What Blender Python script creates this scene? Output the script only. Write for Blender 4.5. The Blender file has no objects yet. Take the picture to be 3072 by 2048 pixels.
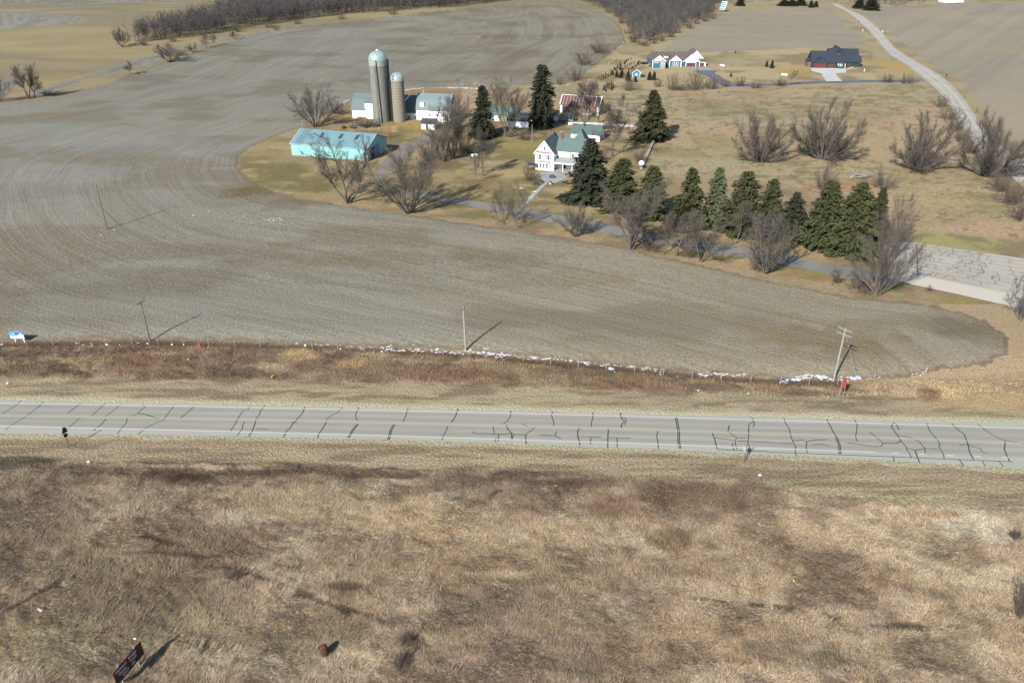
import bpy, math
import numpy as np
from mathutils import Vector
SC = bpy.context.scene
COL = SC.collection
R = math.radians
# ---------------------------------------------------------------- camera, sky, sun, exposure
CAMH, PITCH, FD = 76.0, R(28.1), 1829.0          # height, pitch below the horizon, focal length in 2352-px units
cd = bpy.data.cameras.new('camera'); cam = bpy.data.objects.new('camera', cd); COL.objects.link(cam)
cd.sensor_width = 36; cd.lens = 28.0; cd.clip_start = 1; cd.clip_end = 6000
cam.location = (0, 0, CAMH); cam.rotation_euler = (R(90) - PITCH, 0, 0)
SC.camera = cam
SUN_EL, SUN_AZ = R(34), R(58)                     # shadows fall towards azimuth 58 deg from +X
W = bpy.data.worlds.new('World'); SC.world = W; W.use_nodes = True
wn = W.node_tree; bg = wn.nodes['Background']
sky = wn.nodes.new('ShaderNodeTexSky'); sky.sky_type = 'NISHITA'; sky.sun_disc = False
sky.sun_elevation = SUN_EL; sky.sun_rotation = R(90) - (SUN_AZ + R(180)); sky.air_density = 1.0; sky.dust_density = 0.6; sky.altitude = 300
wn.links.new(sky.outputs[0], bg.inputs[0]); bg.inputs[1].default_value = 0.088
sd_ = bpy.data.lights.new('sun', 'SUN'); sd_.energy = 5.0; sd_.angle = R(0.5); sd_.color = (1.0, 0.94, 0.85)
sun = bpy.data.objects.new('sun', sd_); COL.objects.link(sun)
sv = Vector((-math.cos(SUN_AZ) * math.cos(SUN_EL), -math.sin(SUN_AZ) * math.cos(SUN_EL), math.sin(SUN_EL)))
sun.rotation_euler = sv.to_track_quat('Z', 'Y').to_euler(); sun.location = (-60, -60, 120)
SC.view_settings.view_transform = 'Standard'; SC.view_settings.look = 'None'
SC.view_settings.exposure = 0.97; SC.view_settings.gamma = 1.0
SC.render.engine = 'CYCLES'
SC.render.resolution_x = 1024; SC.render.resolution_y = 682
KAL = 0.50                                        # albedo = KAL * (colour seen in full light)

# ---------------------------------------------------------------- noise and terrain
def _h(ix, iy, s):
    n = (ix.astype(np.int64) * 374761393 + iy.astype(np.int64) * 668265263 + s * 974634777) & 0xFFFFFFFF
    n = ((n ^ (n >> 13)) * 1274126177) & 0xFFFFFFFF
    n = ((n ^ (n >> 15)) * 2246822519) & 0xFFFFFFFF
    return ((n ^ (n >> 16)) & 0xFFFFFF).astype(np.float64) / 16777215.0
def vn(x, y, s=0):
    ix = np.floor(x); iy = np.floor(y); fx = x - ix; fy = y - iy
    fx = fx * fx * (3 - 2 * fx); fy = fy * fy * (3 - 2 * fy)
    a = _h(ix, iy, s); b = _h(ix + 1, iy, s); c = _h(ix, iy + 1, s); d = _h(ix + 1, iy + 1, s)
    return (a + (b - a) * fx) * (1 - fy) + (c + (d - c) * fx) * fy
def fbm(x, y, s=0, o=4):
    t = 0; a = .5; w = 0
    for i in range(o):
        t = t + a * vn(x, y, s + i * 7); w += a; a *= .5; x = x * 2.03 + 17.3; y = y * 2.03 - 9.1
    return t / w
def sst(a, b, x):
    t = np.clip((x - a) / (b - a), 0, 1); return t * t * (3 - 2 * t)
FWD = np.array([0, math.cos(PITCH), -math.sin(PITCH)]); UPV = np.array([0, math.sin(PITCH), math.cos(PITCH)])
def ray(u, v): return FWD + np.array([1., 0, 0]) * (u - 1176) / FD - UPV * (v - 784) / FD
def flat(u, v, z=0.):
    d = ray(u, v); t = (z - CAMH) / d[2]; return np.array([d[0] * t, d[1] * t, z])
_fp = np.array([flat(u, v)[:2] for u, v in ((0, 783), (345, 779), (700, 790), (1000, 803), (1200, 820), (1400, 838), (1600, 857), (1820, 872), (2000, 872), (2352, 850))])
def fence_y(x): return np.interp(x, _fp[:, 0], _fp[:, 1])
def road_fit(pts):
    p = np.array([flat(x / 1.30612, y / 1.30612)[:2] for x, y in pts]); return np.polyfit(p[:, 0], p[:, 1], 2)
RF = dict(far=road_fit([(0, 1200), (768, 1217), (1536, 1231), (2304, 1252), (3072, 1270)]),
          wfar=road_fit([(0, 1209), (768, 1224), (1536, 1239), (2304, 1260), (3072, 1285)]),
          mid=road_fit([(0, 1246), (768, 1260.6), (1536, 1277), (2304, 1300), (3072, 1330)]),
          wnear=road_fit([(0, 1278), (768, 1296), (1536, 1319), (2304, 1343), (2628, 1357)]),
          near=road_fit([(0, 1300), (768, 1311), (1536, 1330), (2304, 1362), (3072, 1406)]))
def rl(k, x):
    x = np.clip(x, -150, 150); return np.polyval(RF[k], x)
def H(x, y):
    x = np.asarray(x, float); y = np.asarray(y, float)
    z = 8 * np.exp(-((x - 10) / 230) ** 2 - ((y - 770) / 150) ** 2)
    z = z + 5 * np.exp(-((x + 330) / 160) ** 2 - ((y - 700) / 110) ** 2)
    z = z + 1.5 * np.exp(-((x + 44) / 17) ** 2 - ((y - 333) / 9) ** 2)
    z = z - 1.0 * np.exp(-((y - fence_y(x) + 1) / 4.5) ** 2)
    z = z + (fbm(x / 90, y / 130, 3, 2) - .5) * 5 * sst(360, 560, y)
    z = z + (fbm(x / 60, y / 60, 4, 2) - .5) * 1.2 * sst(150, 180, y) * (1 - sst(250, 290, y))
    z = z + ((fbm(x / 18, y / 14, 5, 3) - .5) * 2.2 - .5) * (1 - sst(84, 97, y))
    return z
def at(u, v, dz=0.):
    """point of the terrain (or dz above it) seen at pixel (u, v) of the 2352 px wide photograph"""
    d = ray(u, v); t = np.linspace((16 + dz - CAMH) / d[2], (-4 + dz - CAMH) / d[2], 160)
    X, Y, Zz = d[0] * t, d[1] * t, CAMH + d[2] * t
    g = Zz - H(X, Y) - dz; i = int(np.argmax(g <= 0)); i = max(i, 1)
    f = g[i - 1] / (g[i - 1] - g[i]) if g[i - 1] != g[i] else 0
    tt = t[i - 1] + (t[i] - t[i - 1]) * f
    x, y = d[0] * tt, d[1] * tt; return Vector((x, y, float(H(x, y)) + dz))
REG = {1: (0, 0, 3.0625), 2: (768, 100, 3.0625), 3: (1400, 100, 3.0625), 4: (1850, 0, 3.0625), 5: (2304, 0, 3.0625), 6: (2304, 450, 3.0625), 7: (1536, 450, 3.0625),
       11: (0, 500, 3.0625), 12: (0, 970, 3.0625), 13: (768, 970, 3.0625), 14: (1536, 970, 3.0625), 15: (2304, 970, 3.0625),
       'A': (1580, 370, 6.8176), 'B': (1380, 250, 5.113), 'C': (1020, 130, 5.6), 'D': (1930, 130, 8.711), 'E': (2400, 120, 11.2), 'T': (840, 340, 5.88),
       'S': (300, 1860, 8.342), 'G': (0, 960, 7.84), 'N': (1730, 150, 6.273), 'L': (160, 1260, 14.7), 'M': (2180, 1300, 15.68), 'Q': (0, 1400, 2.4193), 'V': (1900, 1450, 2.0068)}
def Z(k, x, y): a, b, s = REG[k]; return (a + x / s) / 1.30612, (b + y / s) / 1.30612
def az(k, x, y, dz=0.): return at(*Z(k, x, y), dz)
def hgt(p, vtop):
    lo, hi = 0, 60
    for _ in range(30):
        m = (lo + hi) / 2; q = np.array([p[0], p[1], p[2] + m - CAMH])
        if 784 - FD * (q @ UPV) / (q @ FWD) > vtop: lo = m
        else: hi = m
    return lo
def depth(p): return float(np.array([p[0], p[1], p[2] - CAMH]) @ FWD)

# ---------------------------------------------------------------- materials
def lin(c): 
    c = np.asarray(c, float) / 255.; return np.where(c <= .04045, c / 12.92, ((c + .055) / 1.055) ** 2.4)
def mat(name, rgb, rough=.7, nscale=3., namt=.25, bump=0., metal=0., rgb2=None, stretch=(1, 1, 1), spec=.3, coord='Object', attr=None, randobj=0.):
    m = bpy.data.materials.new(name); m.use_nodes = True; nt = m.node_tree; b = nt.nodes['Principled BSDF']
    b.inputs['Roughness'].default_value = rough; b.inputs['Metallic'].default_value = metal; b.inputs['Specular IOR Level'].default_value = spec
    tc = nt.nodes.new('ShaderNodeTexCoord'); mp = nt.nodes.new('ShaderNodeMapping'); mp.inputs['Scale'].default_value = stretch
    nt.links.new(tc.outputs[coord], mp.inputs[0])
    n = nt.nodes.new('ShaderNodeTexNoise'); n.inputs['Scale'].default_value = nscale; n.inputs['Detail'].default_value = 6; n.inputs['Roughness'].default_value = .65
    nt.links.new(mp.outputs[0], n.inputs['Vector'])
    cr = nt.nodes.new('ShaderNodeMapRange'); cr.inputs['From Min'].default_value = .3; cr.inputs['From Max'].default_value = .7
    nt.links.new(n.outputs[0], cr.inputs[0])
    mx = nt.nodes.new('ShaderNodeMix'); mx.data_type = 'RGBA'; nt.links.new(cr.outputs[0], mx.inputs[0])
    rgb = np.array(rgb, float); r2 = np.array(rgb2, float) if rgb2 is not None else rgb * (1 + namt)
    r1 = rgb if rgb2 is not None else rgb * (1 - namt)
    mx.inputs[6].default_value = (*r1, 1); mx.inputs[7].default_value = (*np.clip(r2, 0, 1), 1)
    out = mx.outputs[2]
    if attr:
        a = nt.nodes.new('ShaderNodeAttribute'); a.attribute_name = attr
        m2 = nt.nodes.new('ShaderNodeMix'); m2.data_type = 'RGBA'; m2.blend_type = 'MULTIPLY'; m2.inputs[0].default_value = 1
        nt.links.new(out, m2.inputs[6]); nt.links.new(a.outputs[0], m2.inputs[7]); out = m2.outputs[2]
    if randobj:
        oi = nt.nodes.new('ShaderNodeObjectInfo'); mr = nt.nodes.new('ShaderNodeMapRange'); mr.inputs['To Min'].default_value = 1 - randobj; mr.inputs['To Max'].default_value = 1 + randobj
        nt.links.new(oi.outputs['Random'], mr.inputs[0]); m3 = nt.nodes.new('ShaderNodeVectorMath'); m3.operation = 'SCALE'
        nt.links.new(out, m3.inputs[0]); nt.links.new(mr.outputs[0], m3.inputs['Scale']); out = m3.outputs[0]
    nt.links.new(out, b.inputs['Base Color'])
    if bump:
        bp = nt.nodes.new('ShaderNodeBump'); bp.inputs['Strength'].default_value = bump; bp.inputs['Distance'].default_value = .1
        nt.links.new(n.outputs[0], bp.inputs['Height']); nt.links.new(bp.outputs[0], b.inputs['Normal'])
    return m

# ---------------------------------------------------------------- mesh helpers
def tag(o, label=None, cat=None, group=None, kind=None):
    if label: o['label'] = label
    if cat: o['category'] = cat
    if group: o['group'] = group
    if kind: o['kind'] = kind
    return o
def empty(name, loc, rz=0., label=None, cat=None, group=None):
    o = bpy.data.objects.new(name, None); COL.objects.link(o); o.location = loc; o.rotation_euler = (0, 0, rz); o.empty_display_size = .3
    return tag(o, label, cat, group)
def npmesh(name, V, F, k=3):
    me = bpy.data.meshes.new(name); V = np.asarray(V, np.float32); F = np.asarray(F, np.int32)
    me.vertices.add(len(V)); me.vertices.foreach_set('co', V.ravel()); n = len(F)
    me.loops.add(n * k); me.loops.foreach_set('vertex_index', F.ravel()); me.polygons.add(n)
    me.polygons.foreach_set('loop_start', np.arange(0, n * k, k, dtype=np.int32)); me.polygons.foreach_set('loop_total', np.full(n, k, np.int32))
    me.update(calc_edges=True); return me
def setcol(me, C, name='Col'):
    a = me.color_attributes.new(name, 'FLOAT_COLOR', 'POINT'); C4 = np.ones((len(C), 4), np.float32); C4[:, :3] = C; a.data.foreach_set('color', C4.ravel())
def link(name, me, m, parent=None):
    o = bpy.data.objects.new(name, me); COL.objects.link(o)
    if m is not None: me.materials.append(m)
    if parent is not None: o.parent = parent
    return o
class MB:
    def __init__(s): s.v = []; s.f = []
    def add(s, vs, fs):
        b = len(s.v); s.v += [tuple(v) for v in vs]; s.f += [tuple(i + b for i in f) for f in fs]; return s
    def box(s, x0, y0, z0, x1, y1, z1):
        return s.add([(x0, y0, z0), (x1, y0, z0), (x1, y1, z0), (x0, y1, z0), (x0, y0, z1), (x1, y0, z1), (x1, y1, z1), (x0, y1, z1)],
                     [(0, 3, 2, 1), (4, 5, 6, 7), (0, 1, 5, 4), (1, 2, 6, 5), (2, 3, 7, 6), (3, 0, 4, 7)])
    def slab(s, P, t):
        P = [Vector(p) for p in P]; n = (P[1] - P[0]).cross(P[2] - P[0]).normalized() * t; k = len(P)
        return s.add([p for p in P] + [p - n for p in P], [tuple(range(k)), tuple(range(2 * k - 1, k - 1, -1))] + [(i, i + k, (i + 1) % k + k, (i + 1) % k) for i in range(k)])
    def tube(s, a, b, r0, r1=None, n=8, cap=True):
        r1 = r0 if r1 is None else r1; a = Vector(a); b = Vector(b); d = (b - a).normalized(); e = d.orthogonal().normalized(); g = d.cross(e)
        vs = [a + (e * math.cos(2 * math.pi * i / n) + g * math.sin(2 * math.pi * i / n)) * r0 for i in range(n)] + [b + (e * math.cos(2 * math.pi * i / n) + g * math.sin(2 * math.pi * i / n)) * r1 for i in range(n)]
        fs = [(i, (i + 1) % n, (i + 1) % n + n, i + n) for i in range(n)]
        if cap: fs += [tuple(range(n - 1, -1, -1)), tuple(range(n, 2 * n))]
        return s.add(vs, fs)
    def prism(s, prof, x0, x1, axis='x'):
        """profile [(a, z)...] extruded from x0 to x1; axis x: a is y; axis y: a is x"""
        k = len(prof); q = (lambda x, a, z: (x, a, z)) if axis == 'x' else (lambda x, a, z: (a, x, z))
        return s.add([q(x0, a, z) for a, z in prof] + [q(x1, a, z) for a, z in prof],
                     [tuple(range(k)), tuple(range(2 * k - 1, k - 1, -1))] + [(i, i + k, (i + 1) % k + k, (i + 1) % k) for i in range(k)])
    def lathe(s, prof, n=24, c=(0, 0)):
        k = len(prof); vs = []
        for i in range(n):
            a = 2 * math.pi * i / n; vs += [(c[0] + r * math.cos(a), c[1] + r * math.sin(a), z) for r, z in prof]
        return s.add(vs, [(i * k + j, ((i + 1) % n) * k + j, ((i + 1) % n) * k + j + 1, i * k + j + 1) for i in range(n) for j in range(k - 1)])
    def build(s, name, m, parent=None, smooth=False):
        me = bpy.data.meshes.new(name); me.from_pydata(s.v, [], s.f); me.update()
        import bmesh
        b = bmesh.new(); b.from_mesh(me); bmesh.ops.recalc_face_normals(b, faces=b.faces); b.to_mesh(me); b.free()
        if smooth: me.polygons.foreach_set('use_smooth', [True] * len(me.polygons))
        return link(name, me, m, parent)
def blob(name, m, loc, size, seed, parent=None, n=2, amp=.35):
    import bmesh
    b = bmesh.new(); bmesh.ops.create_icosphere(b, subdivisions=n, radius=1); rg = np.random.default_rng(seed)
    for v in b.verts:
        k = 1 + (rg.random() - .5) * 2 * amp; v.co = Vector((v.co.x * size[0] * k, v.co.y * size[1] * k, (v.co.z + .55) * size[2] * k))
    me = bpy.data.meshes.new(name); b.to_mesh(me); b.free(); o = link(name, me, m, parent); o.location = loc; return o
# ---------------------------------------------------------------- land cover
def poly(pts): return np.array([tuple(at(u, v))[:2] for u, v in pts])
def sdf(P, x, y):
    """signed distance, positive inside"""
    x = np.asarray(x, np.float32); y = np.asarray(y, np.float32); P = P.astype(np.float32); d2 = np.full(x.shape, 1e12, np.float32); ins = np.zeros(x.shape, bool)
    for i in range(len(P)):
        ax, ay = P[i]; bx, by = P[(i + 1) % len(P)]; ex, ey = bx - ax, by - ay; L = ex * ex + ey * ey + 1e-9
        t = np.clip(((x - ax) * ex + (y - ay) * ey) / L, 0, 1); dx = x - ax - t * ex; dy = y - ay - t * ey
        d2 = np.minimum(d2, dx * dx + dy * dy)
        c = ((ay > y) != (by > y)) & (x < ex * (y - ay) / (by - ay + 1e-12) + ax); ins ^= c
    return np.where(ins, 1, -1) * np.sqrt(d2)
def sdl(P, x, y):
    """distance to an open polyline"""
    d2 = np.full(np.shape(x), 1e12)
    for i in range(len(P) - 1):
        ax, ay = P[i]; bx, by = P[i + 1]; ex, ey = bx - ax, by - ay; L = ex * ex + ey * ey + 1e-9
        t = np.clip(((x - ax) * ex + (y - ay) * ey) / L, 0, 1); d2 = np.minimum(d2, (x - ax - t * ex) ** 2 + (y - ay - t * ey) ** 2)
    return np.sqrt(d2)
FARM_S = [(2310, 812), (2322, 780), (2265, 735), (2150, 702), (2050, 692), (1950, 682), (1750, 642), (1600, 606), (1430, 569), (1300, 547), (1150, 524), (1000, 502), (860, 482), (760, 468), (680, 458), (620, 440), (570, 412), (545, 385), (550, 358), (590, 330), (660, 303), (700, 290)]
HILL = [(740, 268), (785, 248), (830, 218), (925, 205), (1060, 197), (1200, 195), (1320, 190), (1345, 165), (1400, 125), (1437, 98), (1430, 70), (1400, 40), (1330, 14), (1250, 4), (1170, 9), (1100, 18), (1000, 27), (900, 38), (820, 49), (700, 60), (640, 68)]
LEFT_E = [(560, 88), (500, 105), (400, 138), (300, 172), (240, 195), (150, 219), (60, 229), (0, 235)]
P_FIELD = np.vstack([poly([(1600, 857), (1820, 871), (2000, 871), (2110, 857), (2250, 838)] + FARM_S + HILL + LEFT_E), [[-260, 440], [-420, 330], [-420, 145], [-300, 146]],
                     poly([(0, 783), (345, 779), (700, 789), (1000, 802), (1200, 819), (1400, 837)])])
P_FARMS = poly(FARM_S + HILL[:7]); P_OUT = poly(HILL[6:] + LEFT_E)
P_F2 = poly([(1520, 116), (1545, 98), (1590, 62), (1640, 40), (1700, 24), (1800, 19), (1905, 17), (1925, 35), (1945, 60), (1985, 85), (1990, 104), (1850, 111), (1700, 117), (1600, 120)])
P_F3 = np.array([tuple(az(5, x, y))[:2] for x, y in ((2352, 1330), (2150, 1200), (2000, 1080), (1900, 900), (1820, 790), (1680, 680), (1500, 575), (1370, 500), (1250, 400), (1110, 300), (960, 195), (740, 85), (1100, 60), (1700, 40), (2352, 28))] + [(900, 900), (900, 300)])
P_PAST = np.vstack([poly([(1060, 206), (1200, 208), (1330, 205), (1420, 214), (1560, 212), (1700, 204), (1900, 199), (2115, 195), (2140, 215), (2165, 260), (2200, 310), (2260, 395), (2300, 430), (2352, 500)]),
                    poly([(2352, 548), (2200, 537), (2100, 528), (2020, 480), (1800, 420), (1600, 400), (1480, 395), (1440, 330), (1380, 295), (1200, 282), (1050, 270), (1060, 240)])])
P_LAWN = poly([(700, 292), (640, 312), (590, 334), (556, 360), (552, 386), (578, 412), (625, 436), (680, 453), (770, 462), (860, 470), (960, 486), (1150, 512), (1300, 535), (1430, 555), (1600, 590), (1750, 620), (1950, 660), (2080, 680), (2090, 560), (1990, 560), (1800, 520), (1600, 470), (1500, 420), (1470, 330), (1400, 300), (1200, 270), (1060, 262), (930, 215), (820, 245), (760, 275)])
P_GREEN = np.vstack([poly([(2095, 526), (2200, 541), (2352, 556)]), [[230, 185], [230, 165]], poly([(2352, 596), (2200, 572), (2095, 557)])])
P_HAYG = [poly(p) for p in ([(60, 218), (130, 190), (200, 170), (265, 152), (330, 132), (400, 112), (480, 96), (540, 84), (620, 70), (700, 58), (690, 62), (620, 76), (540, 92), (470, 104), (410, 120), (340, 148), (270, 168), (190, 190), (110, 216)],
                             [(-40, 70), (60, 62), (140, 58), (185, 52), (205, 44), (170, 36), (100, 28), (0, 26), (-40, 28)],
                             [(-40, 10), (200, 12), (420, 2), (420, -4), (-40, -4)])]
P_CREAM = np.array([tuple(az(4, x, y))[:2] for x, y in ((-20, 480), (330, 490), (850, 480), (1500, 460), (1790, 430), (1900, 470), (2352, 470), (2352, 760), (1900, 745), (1000, 760), (700, 760), (600, 850), (0, 850), (-250, 850), (-420, 700), (-150, 600))])
# colour patches: pixel centre, radii in pixels, colour, strength
BL = [(380, 1100, 90, 22, (95, 80, 70), .9), (50, 1062, 90, 14, (92, 84, 72), .9), (230, 1082, 150, 12, (98, 84, 72), .7), (620, 1086, 190, 9, (105, 86, 72), .8), (900, 1092, 90, 10, (112, 90, 76), .8), (205, 1112, 42, 13, (112, 98, 74), .8),
      (1400, 1168, 70, 32, (112, 88, 72), .6), (1540, 1242, 58, 22, (106, 84, 66), .7), (1590, 1150, 130, 40, (116, 96, 82), .8), (1730, 1140, 60, 34, (118, 98, 84), .7), (1330, 1110, 100, 14, (108, 88, 74), .7), (60, 1200, 150, 110, (122, 108, 95), .7), (330, 1380, 210, 120, (132, 118, 98), .6),
      (500, 1250, 110, 50, (126, 110, 94), .6), (1000, 1190, 170, 60, (182, 160, 130), .7), (270, 1125, 120, 26, (170, 152, 130), .6), (1950, 1235, 140, 60, (190, 172, 145), .7), (2250, 1212, 110, 40, (200, 188, 166), .9), (1200, 1300, 260, 90, (170, 146, 118), .6), (740, 1160, 140, 40, (176, 156, 130), .6),
      (130, 1490, 170, 60, (158, 146, 118), .6), (440, 1440, 60, 50, (174, 160, 130), .6), (2150, 1184, 90, 9, (146, 122, 96), .7), (1900, 1520, 110, 25, (112, 104, 88), .7), (2110, 1500, 130, 35, (126, 114, 96), .6), (1520, 1540, 60, 14, (118, 92, 76), .6), (940, 1472, 34, 16, (84, 74, 66), .8),
      (925, 1520, 26, 24, (92, 82, 74), .8), (540, 1322, 24, 16, (72, 64, 60), .9), (1330, 1535, 150, 30, (128, 112, 96), .6), (700, 1480, 120, 60, (138, 124, 104), .6), (1640, 1470, 200, 80, (160, 138, 114), .6), (1840, 1310, 260, 50, (150, 128, 104), .5), (1060, 1460, 120, 50, (150, 132, 108), .5),
      (1290, 1385, 8, 6, (90, 78, 66), .8), (790, 1350, 40, 8, (92, 80, 68), .7), (400, 1275, 110, 4, (82, 72, 64), .8), (1700, 1420, 8, 5, (90, 78, 66), .8), (2330, 1230, 14, 8, (90, 90, 78), .9),
      (250, 640, 330, 28, (124, 118, 104), .6), (660, 470, 70, 22, (120, 104, 84), .8), (560, 440, 60, 20, (128, 118, 98), .6), (900, 592, 300, 18, (132, 116, 92), .6), (1250, 642, 220, 24, (134, 118, 90), .6), (1900, 780, 190, 45, (134, 120, 94), .6), (2200, 762, 100, 34, (118, 110, 90), .6), (120, 740, 200, 14, (130, 122, 106), .4),
      (150, 420, 170, 55, (158, 160, 158), .7), (1100, 692, 320, 22, (164, 158, 142), .6), (300, 330, 260, 26, (158, 160, 160), .7), (60, 300, 120, 20, (154, 158, 160), .6), (1000, 650, 160, 18, (156, 152, 138), .4), (1050, 108, 60, 8, (118, 104, 88), .6), (1150, 84, 60, 6, (122, 108, 92), .6), (860, 165, 60, 8, (120, 112, 98), .5), (700, 110, 90, 12, (152, 152, 146), .6),
      (1450, 880, 120, 18, (128, 102, 82), .5), (520, 860, 60, 20, (112, 94, 80), .7), (100, 850, 90, 16, (110, 98, 84), .7), (680, 820, 55, 18, (190, 166, 122), .9), (800, 835, 40, 12, (180, 150, 108), .8), (1040, 860, 120, 12, (126, 98, 76), .7), (300, 830, 130, 14, (134, 106, 80), .6), (2250, 900, 140, 45, (192, 168, 130), .9), (1850, 905, 70, 8, (120, 96, 80), .7), (2130, 905, 26, 10, (140, 108, 88), .8),
      (640, 400, 70, 25, (128, 120, 80), .9), (600, 440, 70, 14, (120, 110, 74), .8), (720, 430, 60, 14, (126, 116, 78), .8), (620, 350, 40, 10, (160, 140, 96), .7), (840, 270, 60, 8, (178, 150, 96), .9), (960, 290, 70, 12, (176, 146, 92), .8), (1200, 340, 70, 20, (158, 146, 92), .7), (1480, 430, 90, 30, (150, 132, 100), .6),
      (1010, 380, 50, 14, (128, 108, 92), .8), (960, 420, 60, 16, (150, 128, 98), .6), (1120, 430, 50, 20, (150, 124, 92), .6), (1940, 130, 60, 10, (120, 118, 106), .5), (2060, 150, 70, 14, (190, 162, 106), .9), (1830, 165, 50, 14, (188, 160, 104), .8), (1720, 140, 70, 14, (170, 158, 128), .7), (1600, 175, 120, 14, (196, 176, 138), .7),
      (150, 180, 120, 14, (176, 156, 104), .7), (260, 120, 120, 18, (164, 150, 110), .5), (1700, 500, 140, 18, (150, 136, 92), .6), (1880, 630, 120, 12, (164, 140, 98), .7), (2000, 330, 140, 30, (184, 166, 128), .5), (1650, 330, 80, 30, (160, 148, 108), .6), (2160, 460, 120, 24, (176, 160, 118), .5), (1930, 430, 90, 10, (182, 140, 108), .7), (1560, 350, 60, 14, (150, 134, 96), .5),
      (2200, 690, 60, 10, (160, 146, 98), .9)]
TINT = np.array([1.0, 1.01, .965]); BLW = []
for u, v, ru, rv, c, s in BL:
    p = at(u, v); q = at(u + ru, v); a = at(u, v - rv); b = at(u, v + rv); BLW.append((p.x, p.y, abs(q.x - p.x), abs(a.y - b.y) / 2, lin(c) * TINT * .97, s * (.55 if v < 780 and p.x < 62 and (u < 1400 or v > 600) and min(c) > 80 and v > 100 and not (260 < v < 460 and 540 < u < 1500) else 1.)))
def desat(c, k=.07): l = float(np.dot(c, [.3, .59, .11])); return c * (1 - k) + l * k
C = {k: desat(lin(v), .16 if k[:3] in ('law', 'pas', 'hay', 'cre', 'tan', 'mow') else .07) * TINT for k, v in dict(stub=(154, 149, 135), stub2=(132, 121, 100), stub3=(160, 157, 146), hill=(148, 143, 129), hill2=(124, 114, 96), tan=(176, 152, 118), brown=(152, 129, 104), red=(140, 117, 98), mow=(174, 156, 124), mow2=(146, 129, 102), mow3=(188, 171, 136),
     gravel=(194, 186, 160), pra=(175, 154, 130), pra2=(148, 128, 110), pra3=(190, 173, 146), lawn=(168, 148, 106), lawn2=(134, 124, 82), lawn3=(186, 162, 118), past=(178, 162, 126), past2=(150, 134, 100), past3=(188, 160, 126), green=(168, 162, 108),
     hay=(150, 139, 110), hay2=(170, 152, 112), hayg=(146, 142, 132), f2=(163, 155, 139), f3=(165, 157, 141), cream=(190, 170, 132), dirt_and_shade=(112, 92, 74)).items()}
TRAILS = [poly(q) for q in ([(200, 1195), (300, 1215), (390, 1250), (450, 1280), (520, 1300), (640, 1340), (740, 1385), (860, 1420), (960, 1470), (1060, 1530)], [(1560, 1375), (1700, 1385), (1850, 1400), (2000, 1440), (2200, 1440)], [(20, 1400), (160, 1330), (240, 1290), (330, 1330)], [(1150, 1130), (1080, 1160), (1040, 1200), (1060, 1250)], [(470, 1500), (490, 1430), (465, 1380), (360, 1400), (240, 1450)])]
def mix(a, b, t): return a + (b - a) * np.clip(t, 0, 1)[:, None]
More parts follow.
